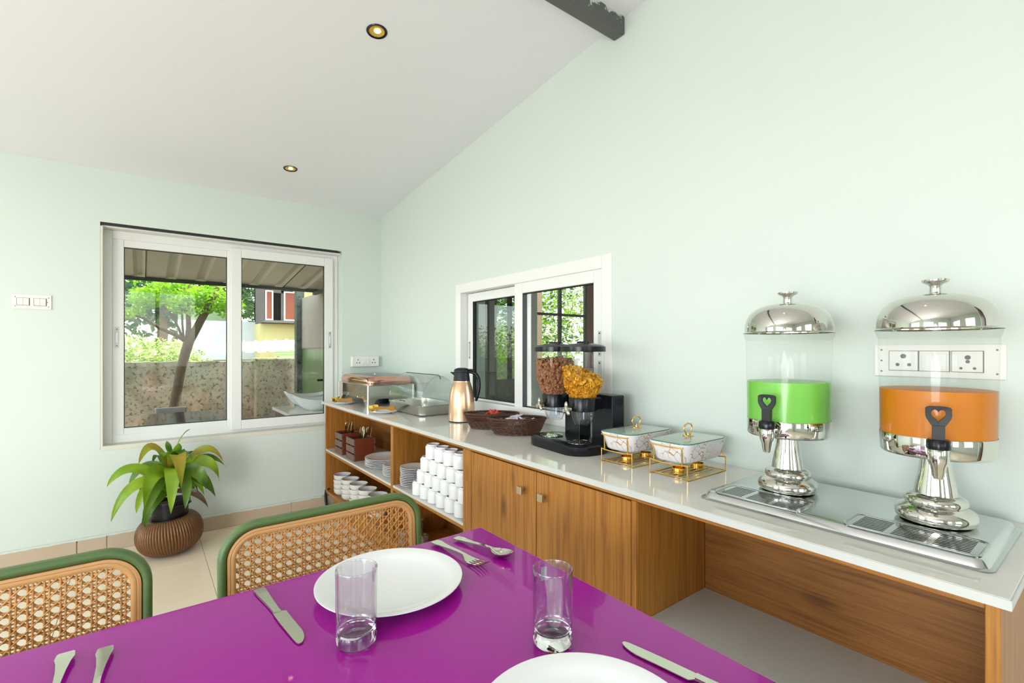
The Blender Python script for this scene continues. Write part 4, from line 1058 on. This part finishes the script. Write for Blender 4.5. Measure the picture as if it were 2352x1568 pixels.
# ------------------------------------------------------------------ cane chairs
def chair(x, y, rz, label):
    t = thing('cane_chair', label, 'chair', (x, y, 0), rz, 'green cane-backed chairs')
    # back panel frame: local plane x=0 tilted; y across, z up
    hw, ht, hb, R = .2575, .812, .50, .085
    tilt = Matrix.Translation((0, 0, .45)) @ Matrix.Rotation(math.radians(-3), 4, 'Y') @ Matrix.Translation((0, 0, -.45))
    cz, hh = (ht + hb) / 2, (ht - hb) / 2
    def ringloop(off, xo):
        lp = rrect(hw - off, hh - off, R - off, 0, 18); return [tuple(tilt @ Vector((xo, p[0], cz + p[1]))) for p in lp]
    MB().loft([ringloop(.004, -.016), ringloop(.001, -.013), ringloop(0, -.008), ringloop(0, .004), ringloop(.0006, .0080), ringloop(.0026, .0112), ringloop(.0058, .0134), ringloop(.0095, .0138), ringloop(.0132, .0124), ringloop(.0162, .0095), ringloop(.018, .004), ringloop(.018, -.012), ringloop(.013, -.017), ringloop(.004, -.016)], False, False).build('back_frame', 'green_frame', t, smooth=60)
    rim = MB().loft([ringloop(.018, .002), ringloop(.019, .009), ringloop(.0245, .010), ringloop(.026, .0083), ringloop(.0275, .0095), ringloop(.0335, .0092), ringloop(.037, .006), ringloop(.037, -.006), ringloop(.018, -.006), ringloop(.018, .002)], False, False).build('cane_rim', 'cane_rim', t, smooth=45)
    # cane weave, pitch p
    p = .0232; a_, b_ = hw - .034, hh - .034; r_c = R - .034
    def inside(u, w_):
        du, dw = abs(u) - (a_ - r_c), abs(w_) - (b_ - r_c)
        if du > 0 and dw > 0: return du * du + dw * dw <= r_c * r_c
        return abs(u) <= a_ and abs(w_) <= b_
    wv = MB()
    def line(u0, w0, du, dw, xo, r, wav=0.0):
        ts_ = [q * .0008 for q in range(-900, 901)]; good = [s for s in ts_ if inside(u0 + du * s, w0 + dw * s)]
        if len(good) < 4: return
        s0, s1 = good[0], good[-1]
        m_ = max(2, int((s1 - s0) / (p / 2)) + 1) if wav else 2
        pts = []
        for k in range(m_):
            s = s0 + (s1 - s0) * k / (m_ - 1)
            xx = xo + (wav * math.cos(PI * s / p * 1.0 + (u0 + w0) / p * PI) if wav else 0)
            pts.append(tilt @ Vector((xx, u0 + du * s, cz + w0 + dw * s)))
        wv.tube(pts, r, 5, cap=False)
    nx, nz = int(a_ / p) + 1, int(b_ / p) + 1
    for k in range(-nx, nx + 1):
        for e in (-.155, .155): line((k + e) * p, 0, 0, 1, .0030, .0019, .0008)
    for k in range(-nz, nz + 1):
        for e in (-.155, .155): line(0, (k + e) * p, 1, 0, .0012, .0019, .0008)
    q_ = 1 / math.sqrt(2)
    for k in range(-nx - nz - 1, nx + nz + 1):
        c_ = (k + .5) * p
        line(c_, 0, q_, q_, .0046, .0017); line(c_, 0, -q_, q_, -.0012, .0027)
    o = wv.build('cane_weave', 'cane', t, smooth=80); o['kind'] = 'stuff'
    # supports, seat, legs
    for s_ in (-1, 1):
        MB().tube([tuple(tilt @ Vector((-.004, s_ * .20, .52))), (.0, s_ * .20, .46), (.01, s_ * .20, .44)], .014, 10).build('back_post', 'green_frame', t, smooth=60)
    MB().loft([rrect(.215, .225, .06, .425, 6, .225, 0), rrect(.225, .235, .07, .435, 6, .225, 0), rrect(.225, .235, .07, .452, 6, .225, 0), rrect(.205, .215, .06, .458, 6, .225, 0)]).build('seat', 'green_frame', t, smooth=50)
    for lx, ly in ((.04, -.20), (.04, .20), (.41, -.20), (.41, .20)):
        MB().tube([(lx, ly, .43), (lx + (.03 if lx > .2 else -.03), ly * 1.08, 0)], [.016, .011], 10).build('leg', 'green_frame', t, smooth=60)
    return t
chair(2.549, -1.180, 0, 'green framed cane chair tucked at the plate setting')
chair(2.552, -1.815, 0, 'green framed cane chair cut off at the photo corner')

# ------------------------------------------------------------------ potted plant
PX, PY = .255, -1.432
t = thing('plant_pot', 'squat bronze ribbed pot by the mint wall', 'pot', (PX, PY, 0.004), rot=(math.radians(4), math.radians(-3), math.radians(20)))
prof = []
for k in range(25):
    a = -1.25 + (1.25 + .98) * k / 24; prof.append((.168 * math.cos(a) ** .55, .114 + .118 * math.sin(a)))
prof = [(0, .003)] + [(prof[0][0] * .8, .003)] + prof + [(.085, .208), (.080, .195), (.080, .10), (0, .10)]
MB().lathe(prof, 612, mod=lambda a, z, r: 1 + (.030 * abs(math.sin(34 * a)) ** .7 if r > .086 else 0)).build('ribbed_body', 'bronze', t, smooth=70)
t = thing('potted_dracaena', 'lush green dracaena in a black nursery pot inside the bronze pot', 'plant', (PX + .006, PY + .004, 0), rz=0)
k_ = MB().lathe([(0, .115), (.082, .115), (.098, .30), (.102, .302), (.102, .312), (.097, .312), (.094, .29), (0, .285)], 48).build('nursery_pot', 'nursery', t, smooth=40, rot=(math.radians(3), math.radians(-3), 0))
k_.location = (0, 0, 0)
MB().lathe([(0, .296), (.05, .293), (.094, .288)], 32).build('soil', 'soil', t)
MB().tube([(0, 0, .28), (.004, -.004, .36), (0, .002, .44), (.004, .0, .52), (.0, .004, .58)], [.014, .013, .012, .010, .005], 10).build('stem', 'leaf_b', t, smooth=60)
def leaf(base, peak, tip, w, m, fold=.25):
    b, pk, tp_ = Vector(base), Vector(peak), Vector(tip); n = 14; pts = []
    for k in range(n + 1):
        u = k / n; pts.append((b * (1 - u) ** 2 + pk * 2 * u * (1 - u) + tp_ * u * u))
    vs = []; fs = []
    for k, p in enumerate(pts):
        u = k / n; tt = (pts[min(k + 1, n)] - pts[max(k - 1, 0)]).normalized()
        side = tt.cross(Vector((0, 0, 1)))
        if side.length < .05: side = Vector((0, 1, 0))
        side.normalize(); nrm = side.cross(tt)
        if abs(tip[1]) > .13:
            rl = (0.95 if tip[1] < 0 else -0.95); side, nrm = side * math.cos(rl) + nrm * math.sin(rl), nrm * math.cos(rl) - side * math.sin(rl)
        ww = 1.12 * w * (math.sin(PI * min(1, (u * .93 + .07)) ** .8) ** .75) * (1 if u < .98 else .3)
        wob = .004 * math.sin(u * 9 + b.x * 50)
        for q in (-1, -.5, 0, .5, 1): vs.append(p + side * (ww * q) + nrm * (abs(q) * ww * fold + wob * q))
    for k in range(n):
        for q in range(4): a = k * 5 + q; fs.append((a, a + 1, a + 6, a + 5))
    return MB().add(vs, fs).build('leaf', m, t, smooth=180)
# (y offset of tip, z tip, x offset of tip, y peak, z peak, x peak, width, material)
LV = [(-.305, .455, .05, -.20, .66, .04, .030, 'leaf_a'), (-.285, .27, .10, -.20, .58, .12, .030, 'leaf_a'),
      (-.140, .33, .22, -.12, .66, .16, .040, 'leaf_a'), (-.165, .57, .10, -.10, .80, .06, .026, 'leaf_c'),
      (-.020, .30, .26, .0, .66, .20, .040, 'leaf_a'), (.030, .43, .22, .02, .76, .18, .038, 'leaf_c'),
      (.235, .40, .06, .20, .62, .08, .032, 'leaf_a'), (.275, .475, .0, .15, .66, .02, .026, 'leaf_b'),
      (.262, .51, .04, .16, .75, .03, .024, 'leaf_c'), (.085, .735, .02, .02, .70, .02, .018, 'leaf_a'),
      (.03, .66, .06, .02, .60, .02, .030, 'leaf_a'), (-.03, .67, -.02, -.02, .60, .0, .026, 'leaf_b'),
      (.16, .36, .12, .14, .56, .14, .036, 'leaf_b'), (.215, .305, .08, .14, .50, .10, .034, 'leaf_b'),
      (-.175, .30, .12, -.14, .52, .12, .030, 'leaf_a'), (-.135, .20, .10, -.13, .38, .10, .030, 'leaf_b'),
      (-.10, .50, -.16, -.06, .68, -.12, .030, 'leaf_b'), (.12, .48, -.15, .08, .70, -.12, .030, 'leaf_b'),
      (-.16, .40, .02, -.10, .60, .04, .028, 'leaf_b'), (.05, .30, .20, .08, .50, .18, .030, 'leaf_b'),
      (-.15, .235, .16, -.10, .44, .15, .020, 'leaf_b'), (.175, .25, .10, .12, .40, .10, .018, 'leaf_dry'),
      (-.05, .60, .12, -.05, .66, .07, .026, 'leaf_a'), (.09, .56, .12, .06, .66, .08, .028, 'leaf_a'),
      (.165, .40, -.05, .15, .52, -.04, .018, 'leaf_dry'), (-.21, .42, -.05, -.14, .62, -.04, .028, 'leaf_b')]
rl_ = random.Random(4)
for k in range(12):
    a_ = rl_.uniform(-PI, PI); d_ = rl_.uniform(.12, .22); z_ = rl_.uniform(.30, .56)
    LV.append((d_ * math.sin(a_), z_, max(-.16, d_ * math.cos(a_)), d_ * .6 * math.sin(a_), z_ + rl_.uniform(.14, .24), max(-.12, d_ * .6 * math.cos(a_)), rl_.uniform(.022, .032), rl_.choice(['leaf_a', 'leaf_b', 'leaf_b'])))
for k, (ty, tz, tx, py, pz, px_, w_, m_) in enumerate(LV):
    zb = .36 + .16 * (k % 7) / 7 if tz < .6 else .52
    leaf((0, 0, zb), (px_, py, pz), (tx, ty, tz), w_, m_)

# ------------------------------------------------------------------ outdoors beyond the left window
struct(B(-40, -.22, -30, 30, -.30, -.05), 'ground', mat('packed earth', (0.36, 0.30, 0.22), .95, var=.3, scale=2))
struct(B(-.22, 12, .22, 30, -.30, -.05), 'ground.001', M['grout'])
t = thing('boundary_wall', 'stained grey boundary wall outside the larger window', 'wall', (0, 0, 0))
n = 60; vs = []; fs = []
for k in range(n + 1):
    y = -6 + (5.70) * k / n; zt = 1.078 + random.uniform(-.012, .012)
    vs += [(-3.2, y, -.1), (-3.2, y, zt), (-3.36, y, zt), (-3.36, y, -.1)]
for k in range(n):
    a = 4 * k; fs += [(a, a + 4, a + 5, a + 1), (a + 1, a + 5, a + 6, a + 2), (a + 2, a + 6, a + 7, a + 3)]
MB().add(vs, fs).build('wall_panel', 'old_wall', t)
B(-3.40, -3.12, -.42, .16, -.1, 1.115).build('pillar', 'old_pillar', t, bevel=.02)
o = B(-3.02, -2.90, .03, .13, -.05, 2.1).build('mossy_post', 'mossy', bevel=.01); tag(o, 'dark mossy post at the end of the boundary wall', 'post')

# wash area wall with tiles, basins on counter
t = thing('wash_wall', 'green tiled washing wall with tan board above', 'wall', (0, 0, 0))
M['green_tile'] = mat('olive mosaic tile', (0.17, 0.23, 0.10), 0.3, var=.12, scale=30)
M['tan_board'] = mat('taupe wall board', (0.40, 0.33, 0.26), 0.9, var=.12, scale=3)
B(-2.90, -.23, .10, .13, -.05, 1.24).build('tiled_panel', 'green_tile', t)
B(-2.90, -.23, .095, .13, 1.25, 1.90).build('board', 'tan_board', t)
B(-2.90, -.23, .093, .10, 1.236, 1.25).build('joint_strip', 'grout', t)
t = thing('wash_counter', 'outdoor stone washing counter on a wooden cabinet', 'counter', (0, 0, 0))
B(-.86, -.23, -.66, .09, .690, .715).build('counter_top', 'stone', t, bevel=.003)
B(-.84, -.23, -.64, .09, -.05, .690).build('cabinet', 'crate', t)
def basin(x, y, label):
    t = thing('wash_basin', label, 'basin', (x, y, .7155), math.radians(80), 'vessel wash basins')
    lp = []
    for a, b, z, tilt_ in ((.09, .07, 0, 0), (.15, .115, .05, .0), (.20, .15, .115, .015), (.21, .16, .135, .02), (.20, .15, .135, .02), (.19, .14, .11, .01), (.12, .09, .03, 0)):
        lp.append([(px, py, .86 * z + tilt_ * math.cos(2 * k * 2 * PI / 48)) for k, (px, py, _) in enumerate(oval(a, b, 0))])
    MB().loft(lp).build('bowl_body', 'porcelain', t, smooth=60)
basin(-.78, -.37, 'white vessel basin on the counter farther from the glass')
basin(-.40, -.39, 'white vessel basin on the counter closer to the glass')
t = thing('wall_faucet', 'black wall faucet above the outdoor basins', 'faucet', (-1.45, .095, .90))
MB().tube([(0, 0, 0), (0, -.06, 0), (-.02, -.20, 0)], .012, 10).build('spout', 'black', t, smooth=60)
MB().tube([(.12, -.004, .10), (.12, -.008, -.19)], .009, 8).build('pipe', 'chrome', t, smooth=60)
MB().tube([(.06, -.01, .03), (.10, -.03, .06), (.14, -.05, .06)], .008, 8).build('lever', 'chrome', t, smooth=60)
# outdoor table and chair
t = thing('outdoor_table', 'dark glossy outdoor table under the window', 'table', (0, 0, 0))
M['dark_gloss'] = mat('dark glossy tabletop', (0.05, 0.045, 0.11), 0.05, coat=.2)
MB().add([(-1.06, -1.525, .70), (-.30, -1.575, .70), (-.30, -.955, .70), (-1.06, -.875, .70), (-1.06, -1.525, .675), (-.30, -1.575, .675), (-.30, -.955, .675), (-1.06, -.875, .675)], [(0, 1, 2, 3), (7, 6, 5, 4), (0, 4, 5, 1), (1, 5, 6, 2), (2, 6, 7, 3), (3, 7, 4, 0)]).build('tabletop', 'dark_gloss', t)
for x in (-1.0, -.38):
    for y in (-1.48, -.98): B(x, x + .04, y, y + .04, -.05, .676).build('leg', 'black_matt', t)
t = thing('outdoor_chair', 'pale plastic chair behind the outdoor table', 'chair', (-1.45, -1.37, -.05), 0)
M['pale_plastic'] = mat('pale grey plastic', (0.52, 0.48, 0.46), 0.4)
B(-.02, .01, -.115, .115, .52, .752).build('backrest', 'pale_plastic', t, bevel=.012)
B(-.03, -.008, -.118, .118, .742, .756).build('top_rail', 'switch', t, bevel=.006)
B(-.02, .36, -.19, .19, .43, .46).build('seat', 'pale_plastic', t, bevel=.01)
for x in (-.01, .32):
    for y in (-.17, .14): B(x, x + .03, y, y + .03, 0, .44).build('leg', 'pale_plastic', t)
for y in (-.11, .085): B(-.02, .0, y, y + .025, .44, .54).build('back_post', 'pale_plastic', t)

# awning with ribbed sheets
t = thing('awning', 'ribbed taupe sheet awning over the yard', 'awning', (0, 0, 0))
M['sheet'] = mat('taupe roofing sheet', (0.74, 0.66, 0.58), 0.5, var=.06)
zr = lambda x: 2.155 + .122 * (x + .1)
yy_ = -4.49; k = 0; cuts = []
per = .245; prof_ = []
while yy_ < 1.0:
    prof_ += [(yy_, 0), (yy_ + .155, 0), (yy_ + .180, .028), (yy_ + .220, .028)]; yy_ += per
bounds = [0, 24, 48, 68, len(prof_) - 1]
for a, b in zip(bounds, bounds[1:]):
    seg_ = prof_[a:b + 1]; vs = []; fs = []; e_ = 0
    for n_, (y, z) in enumerate(seg_):
        if n_ == 0: y += e_
        vs += [(-.225, y, zr(-.22) + z), (-2.15, y, zr(-2.15) + z), (-.225, y, zr(-.22) + z + .003), (-2.15, y, zr(-2.15) + z + .003)]
    for k in range(len(seg_) - 1):
        c_ = 4 * k; fs += [(c_, c_ + 4, c_ + 5, c_ + 1), (c_ + 2, c_ + 3, c_ + 7, c_ + 6), (c_ + 1, c_ + 5, c_ + 7, c_ + 3)]
    MB().add(vs, fs).build('roof_sheet', 'sheet', t)
for a in bounds[1:4]:
    y = prof_[a][0]
    MB().add([(-.23, y - .004, zr(-.23) - .003), (-2.15, y - .004, zr(-2.15) - .003), (-2.15, y + .004, zr(-2.15) - .003), (-.23, y + .004, zr(-.23) - .003), (-.23, y - .004, zr(-.23) + .002), (-2.15, y - .004, zr(-2.15) + .002), (-2.15, y + .004, zr(-2.15) + .002), (-.23, y + .004, zr(-.23) + .002)], [(0, 3, 2, 1), (4, 5, 6, 7), (0, 1, 5, 4), (1, 2, 6, 5), (2, 3, 7, 6), (3, 0, 4, 7)]).build('seam', 'gasket', t)
B(-2.02, -1.985, -4.2, .95, zr(-2) - .036, zr(-2) - .004).build('edge_bar', 'dark_steel', t)
for y in (-4.0, -2.1, .12): MB().add([(-.23, y, zr(-.22) - .05), (-2.0, y, zr(-2) - .06), (-2.0, y + .04, zr(-2) - .06), (-.22, y + .04, zr(-.22) - .05), (-.22, y, zr(-.22) - .008), (-2.0, y, zr(-2) - .010), (-2.0, y + .04, zr(-2) - .010), (-.22, y + .04, zr(-.22) - .008)], [(0, 3, 2, 1), (4, 5, 6, 7), (0, 1, 5, 4), (1, 2, 6, 5), (2, 3, 7, 6), (3, 0, 4, 7)]).build('rafter', 'dark_steel', t)
B(-2.04, -1.60, .00, .035, 1.86, 1.895).build('bracket', 'dark_steel', t)

# yard tree
def foliage(name, blobs, n_, size, m, par, seed=1, long=1.0):
    rnd = random.Random(seed); vs = []; fs = []
    tot = sum(b[3] for b in blobs)
    for (cx, cy_, cz_, wgt, rx, ry, rz_) in blobs:
        for k in range(int(n_ * wgt / tot)):
            while True:
                p = Vector((rnd.uniform(-1, 1), rnd.uniform(-1, 1), rnd.uniform(-1, 1)))
                if p.length < 1: break
            p = Vector((cx + p.x * rx, cy_ + p.y * ry, cz_ + p.z * rz_))
            a = Vector((rnd.gauss(0, 1), rnd.gauss(0, 1), rnd.gauss(0, .6))).normalized(); b = a.cross(Vector((rnd.gauss(0, 1), rnd.gauss(0, 1), rnd.gauss(0, 1)))).normalized()
            s = size * rnd.uniform(.6, 1.3); k0 = len(vs)
            vs += [p - a * s * long, p + b * s * .42, p + a * s * long, p - b * s * .42]; fs.append((k0, k0 + 1, k0 + 2, k0 + 3))
    me = bpy.data.meshes.new(name); me.from_pydata([tuple(v) for v in vs], [], fs); me.materials.append(M[m]); o = bpy.data.objects.new(name, me); COL.objects.link(o)
    o.parent = par; o['kind'] = 'stuff'; return o
t = thing('yard_tree', 'leaning yard tree in front of the stained wall', 'tree', (-2.6, -1.30, -.05))
def br(pts, r): return MB().tube([(0 + dx, y + 1.30, z + .05) for dx, y, z in pts], r, 10)
br([(0, -1.345, -.05), (0, -1.325, .3), (0, -1.30, .58), (.0, -1.272, .78), (0, -1.235, 1.02), (0, -1.19, 1.22), (0, -1.165, 1.31)], [.065, .056, .05, .048, .047, .05, .052]).build('trunk', 'bark', t, smooth=60)
br([(0, -1.175, 1.28), (0, -1.12, 1.40), (0.02, -1.05, 1.56), (.02, -.97, 1.74), (.04, -.90, 1.92), (.04, -.85, 2.1)], [.046, .043, .041, .038, .034, .03]).build('branch', 'bark', t, smooth=60)
br([(0, -1.18, 1.31), (.03, -1.28, 1.38), (.05, -1.42, 1.45), (.06, -1.56, 1.55), (.08, -1.66, 1.60)], [.026, .022, .019, .016, .012]).build('branch', 'bark', t, smooth=60)
br([(0, -1.18, 1.31), (-.02, -1.165, 1.46), (-.02, -1.17, 1.62), (-.03, -1.26, 1.73), (-.04, -1.38, 1.84), (-.05, -1.45, 1.95)], [.03, .027, .024, .02, .017, .012]).build('branch', 'bark', t, smooth=60)
br([(0, -1.21, 1.31), (0, -1.26, 1.46), (.02, -1.33, 1.62), (.03, -1.40, 1.70)], [.016, .013, .011, .008]).build('branch', 'bark', t, smooth=60)
br([(0, -1.21, 1.31), (.01, -1.225, 1.50), (.01, -1.23, 1.75), (.01, -1.20, 1.95)], [.012, .011, .009, .007]).build('branch', 'bark', t, smooth=60)
br([(0, -1.17, 1.60), (0, -1.17, 1.75), (0, -1.16, 1.95)], [.014, .012, .009]).build('branch', 'bark', t, smooth=60)
foliage('foliage', [(-.1, .02, 1.88, 2.4, .45, .36, .15), (-.1, -.25, 1.83, 1.0, .4, .16, .12), (-.1, .38, 1.86, 1.5, .4, .22, .16), (.05, -.38, 1.66, .5, .25, .14, .06), (0, .15, 1.72, .5, .3, .22, .08), (-.1, .55, 1.78, .8, .3, .14, .16), (-.55, .0, 2.25, 2.0, .5, .9, .25)], 3400, .034, 'tree_leaf', t, 3)
# bushes and far trees
t = thing('sunlit_bush', 'sunlit flowering bush behind the stained wall', 'bush', (-4.6, -1.6, 0))
foliage('foliage', [(-.3, -.2, 1.12, 2, .5, 1.0, .32), (0, -.1, .95, 2, .5, 1.0, .45), (.1, -.9, 1.0, 1.4, .5, .8, .40), (-.2, .5, .85, .8, .5, .4, .32)], 9000, .032, 'bush_leaf', t, 5)
t = thing('sunlit_bank', 'bright leafy bank rising beyond the flowering bush', 'bush', (-7.6, -4.2, 0))
foliage('foliage', [(0, 0, .9, 2, 1.2, 2.4, .95), (0, -2.5, 1.0, 2, 1.2, 2.2, .95)], 5200, .055, 'bush_leaf', t, 6)
t = thing('tree_line', 'distant line of dark trees along the horizon', 'trees', (-24, 0, 0))
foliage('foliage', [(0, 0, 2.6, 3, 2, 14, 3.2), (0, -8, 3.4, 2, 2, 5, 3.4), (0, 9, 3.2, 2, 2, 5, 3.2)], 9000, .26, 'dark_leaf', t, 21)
for y in (-9, -3.5, 2, 8): MB().tube([(0, y, -.1), (.1, y + .2, 4)], .2, 8).build('trunk', 'bark', t)
t = thing('dark_tree', 'dark shaded tree mass beyond the yard tree', 'tree', (-13, -2.5, 0))
MB().tube([(0, 1.35, -.1), (0, 1.4, 3.2)], .13, 10).build('trunk', 'bark', t, smooth=60)
MB().tube([(1.5, -1.9, -.1), (1.5, -1.95, 4.2)], .24, 10).build('trunk', 'bark', t, smooth=60)
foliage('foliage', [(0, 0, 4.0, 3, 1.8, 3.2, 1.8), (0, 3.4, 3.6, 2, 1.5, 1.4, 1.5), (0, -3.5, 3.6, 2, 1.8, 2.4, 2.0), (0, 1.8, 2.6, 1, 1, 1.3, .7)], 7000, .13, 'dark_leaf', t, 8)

# neighbouring buildings
M['yellow'] = mat('pale yellow house paint', (0.72, 0.62, 0.26), 0.7, var=.08, scale=2)
M['white_wall'] = mat('whitewashed wall', (0.62, 0.66, 0.64), 0.8, var=.12, scale=3)
M['white_roof'] = mat('white sheet roof', (0.55, 0.56, 0.57), 0.5, var=.03)
M['green_sheet'] = mat('light green sheet', (0.42, 0.62, 0.24), 0.5, var=.08)
M['shutter'] = mat('red brown shutter', (0.27, 0.065, 0.025), 0.7, var=.15, scale=8)
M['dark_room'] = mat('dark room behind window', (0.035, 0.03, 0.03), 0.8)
M['grey_side'] = mat('grey brown side cladding', (0.16, 0.14, 0.11), 0.7)
t = thing('neighbour_shed', 'low yellow shed with a white ribbed roof', 'shed', (0, 0, 0))
B(-7.2, -6.2, -1.15, 1.9, -.1, 1.02).build('wall', 'yellow', t)
vs = []; fs = []; yy_ = -1.25; pr_ = []
while yy_ < 1.9: pr_ += [(yy_, 0), (yy_ + .10, 0), (yy_ + .125, .03), (yy_ + .155, .03), (yy_ + .18, 0)]; yy_ += .20
for y, z in pr_: vs += [(-6.1, y, 1.13 + .03 * (y + 1.2) + z), (-7.4, y, 1.30 + .06 * (y + 1.2) + z)]
for k in range(len(pr_) - 1): fs.append((2 * k, 2 * k + 2, 2 * k + 3, 2 * k + 1))
MB().add(vs, fs).build('roof', 'white_roof', t)
g_ = MB()
for k in range(5): g_.box(-5.62, -5.60 - .01 * (k % 2), .30, 1.40, 1.09 + .022 * k, 1.112 + .022 * k)
g_.box(-5.63, -5.60, .34, .38, -.1, 1.1); g_.box(-5.63, -5.60, 1.32, 1.36, -.1, 1.1)
o = g_.build('sheet_fence', 'green_sheet'); tag(o, 'light green ribbed sheet beyond the boundary wall', 'fence')
t = thing('compound_wall', 'white compound wall topped with a green band', 'wall', (0, 0, 0))
B(-9.2, -9.0, -.95, 3.2, -.1, 1.88).build('wall_panel', 'white_wall', t)
B(-9.25, -9.05, -.95, .2, 1.88, 2.2).build('green_band', 'green_tile', t)
t = thing('neighbour_house', 'yellow house with red shutters beyond the yard', 'house', (0, 0, 0))
B(-12, -8.35, .55, 4.5, -.1, 1.82).build('wall', 'yellow', t)
B(-9.1, -7.95, .56, 4.5, 1.83, 1.88).build('bay_floor', 'grey_side', t)
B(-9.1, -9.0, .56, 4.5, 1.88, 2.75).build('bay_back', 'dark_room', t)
B(-9.1, -8.0, .56, .60, 1.88, 2.70).build('bay_side', 'grey_side', t)
B(-8.04, -8.0, .60, .615, 1.88, 2.58).build('bay_front', 'grey_side', t)
B(-8.04, -8.0, .92, 1.0, 1.88, 2.60).build('bay_front', 'grey_side', t)
B(-8.04, -8.0, 1.18, 3.2, 1.88, 2.62).build('bay_front', 'yellow', t)
B(-8.04, -8.0, .60, 1.0, 2.50, 2.62).build('bay_front', 'grey_side', t)
for y0, y1 in ((.605, .725), (.985, 1.20)):
    s_ = B(-8.0, -7.96, y0, y1, 1.90, 2.52).build('shutter', 'shutter', t)
    frame_ring(MB(), y0 - .02, y1 + .02, 1.88, 2.54, -7.975, -7.945, .028, 'y').build('shutter_frame', 'switch', s_)
MB().add([(-7.7, .3, 2.66), (-7.7, 4.6, 2.66), (-10, 4.6, 3.3), (-10, .3, 3.3), (-7.7, .3, 2.70), (-7.7, 4.6, 2.70), (-10, 4.6, 3.34), (-10, .3, 3.34)], [(0, 1, 2, 3), (7, 6, 5, 4), (0, 4, 5, 1), (3, 2, 6, 7), (0, 3, 7, 4), (1, 5, 6, 2)]).build('roof', 'white_wall', t)

# ------------------------------------------------------------------ veranda beyond the right window
M['ver_floor'] = mat('dark veranda floor', (0.10, 0.095, 0.085), 0.5)
M['ver_wall'] = mat('grey veranda render', (0.30, 0.31, 0.28), 0.8, var=.1)
M['tan_post'] = mat('tan timber post', (0.50, 0.38, 0.22), 0.7)
t = thing('veranda', 'shaded veranda with parapet and posts outside the small window', 'veranda', (0, 0, 0))
B(-.6, 4.2, .23, 3.3, -.05, 0).build('floor_slab', 'ver_floor', t)
B(-.55, 4.2, .23, 3.6, 2.35, 2.40).build('roof_slab', 'sheet', t)
B(-.46, -.34, .30, 1.88, 0, .90).build('parapet', 'ver_wall', t)
B(-.46, -.34, 1.88, 3.2, 0, .99).build('parapet', 'ver_wall', t)
B(-.5, 4.2, 3.2, 3.3, 0, 2.35).build('rear_wall', 'ver_wall', t)
B(-.45, -.35, 1.29, 1.43, .9, 2.35).build('column', 'ver_wall', t)
B(-.44, -.37, 1.22, 1.285, .9, 2.35).build('post', 'dark_steel', t)
B(-.43, -.39, 1.63, 1.67, .9, 2.35).build('post', 'dark_steel', t)
B(-.48, -.32, 1.86, 1.975, .9, 2.35).build('column', 'ver_wall', t)
B(-.44, -.38, 2.84, 2.98, .99, 2.35).build('post', 'crate', t)
B(-.42, -.38, .3, 1.86, 1.86, 1.90).build('rail', 'dark_steel', t)
t = thing('mesh_screen', 'wire mesh screen in a dark frame beyond the small window', 'screen', (0, 0, 0))
ms = MB(); y = 1.98
while y < 2.98: ms.box(-.4012, -.399, y - .0012, y + .0012, .99, 2.2); y += .019
z = .99
while z < 2.2: ms.box(-.4012, -.399, 1.975, 2.98, z - .0012, z + .0012); z += .019
o = ms.build('wire_mesh', 'mesh_wire', t); o['kind'] = 'stuff'
for y0 in (1.976, 2.375, 2.82): B(-.415, -.385, y0, y0 + .042, .99, 2.2).build('frame_bar', 'dark_steel', t)
B(-.415, -.385, 1.98, 2.85, 1.625, 1.655).build('frame_bar', 'dark_steel', t)
o = B(-1.35, -1.25, 2.75, 2.86, -.1, 2.6).build('timber_post', 'tan_post'); tag(o, 'tan timber post seen through the wire mesh', 'post')
t = thing('leafy_hedge', 'sun-dappled leafy hedge behind the wire mesh', 'hedge', (-4.5, 4.6, 0))
foliage('foliage', [(0, 0, 1.6, 3, 1.2, 2.4, 1.7), (1.2, -1.0, .9, 1, .8, 1.2, .8), (0, 1.5, 3.0, 2, 1.4, 2.4, 1.2)], 15000, .042, 'tree_leaf', t, 11)
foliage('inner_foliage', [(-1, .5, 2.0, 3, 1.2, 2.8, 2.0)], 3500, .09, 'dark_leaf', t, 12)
t = thing('garden_shrub', 'bright green shrub beyond the veranda post', 'shrub', (-1.9, 2.35, 0))
MB().tube([(0, 0, -.1), (0, 0, 1.1)], .03, 8).build('stem', 'bark', t, smooth=60)
foliage('foliage', [(0, 0, 1.42, 2, .3, .26, .22), (0, .02, 1.12, 2, .3, .28, .2), (.3, -.75, 1.2, 1, .2, .16, .16)], 1800, .035, 'tree_leaf', t, 13)
t = thing('garden_wall', 'low dark garden wall behind the shrub', 'wall', (0, 0, 0))
B(-3.4, -3.25, .35, 5.6, -.1, 1.02).build('wall_panel', 'ver_wall', t)
o = B(-7.2, -7.0, 2.1, 3.6, -.1, 2.5).build('garden_shed', 'grey_side'); tag(o, 'dark outbuilding behind the garden shrub', 'shed')
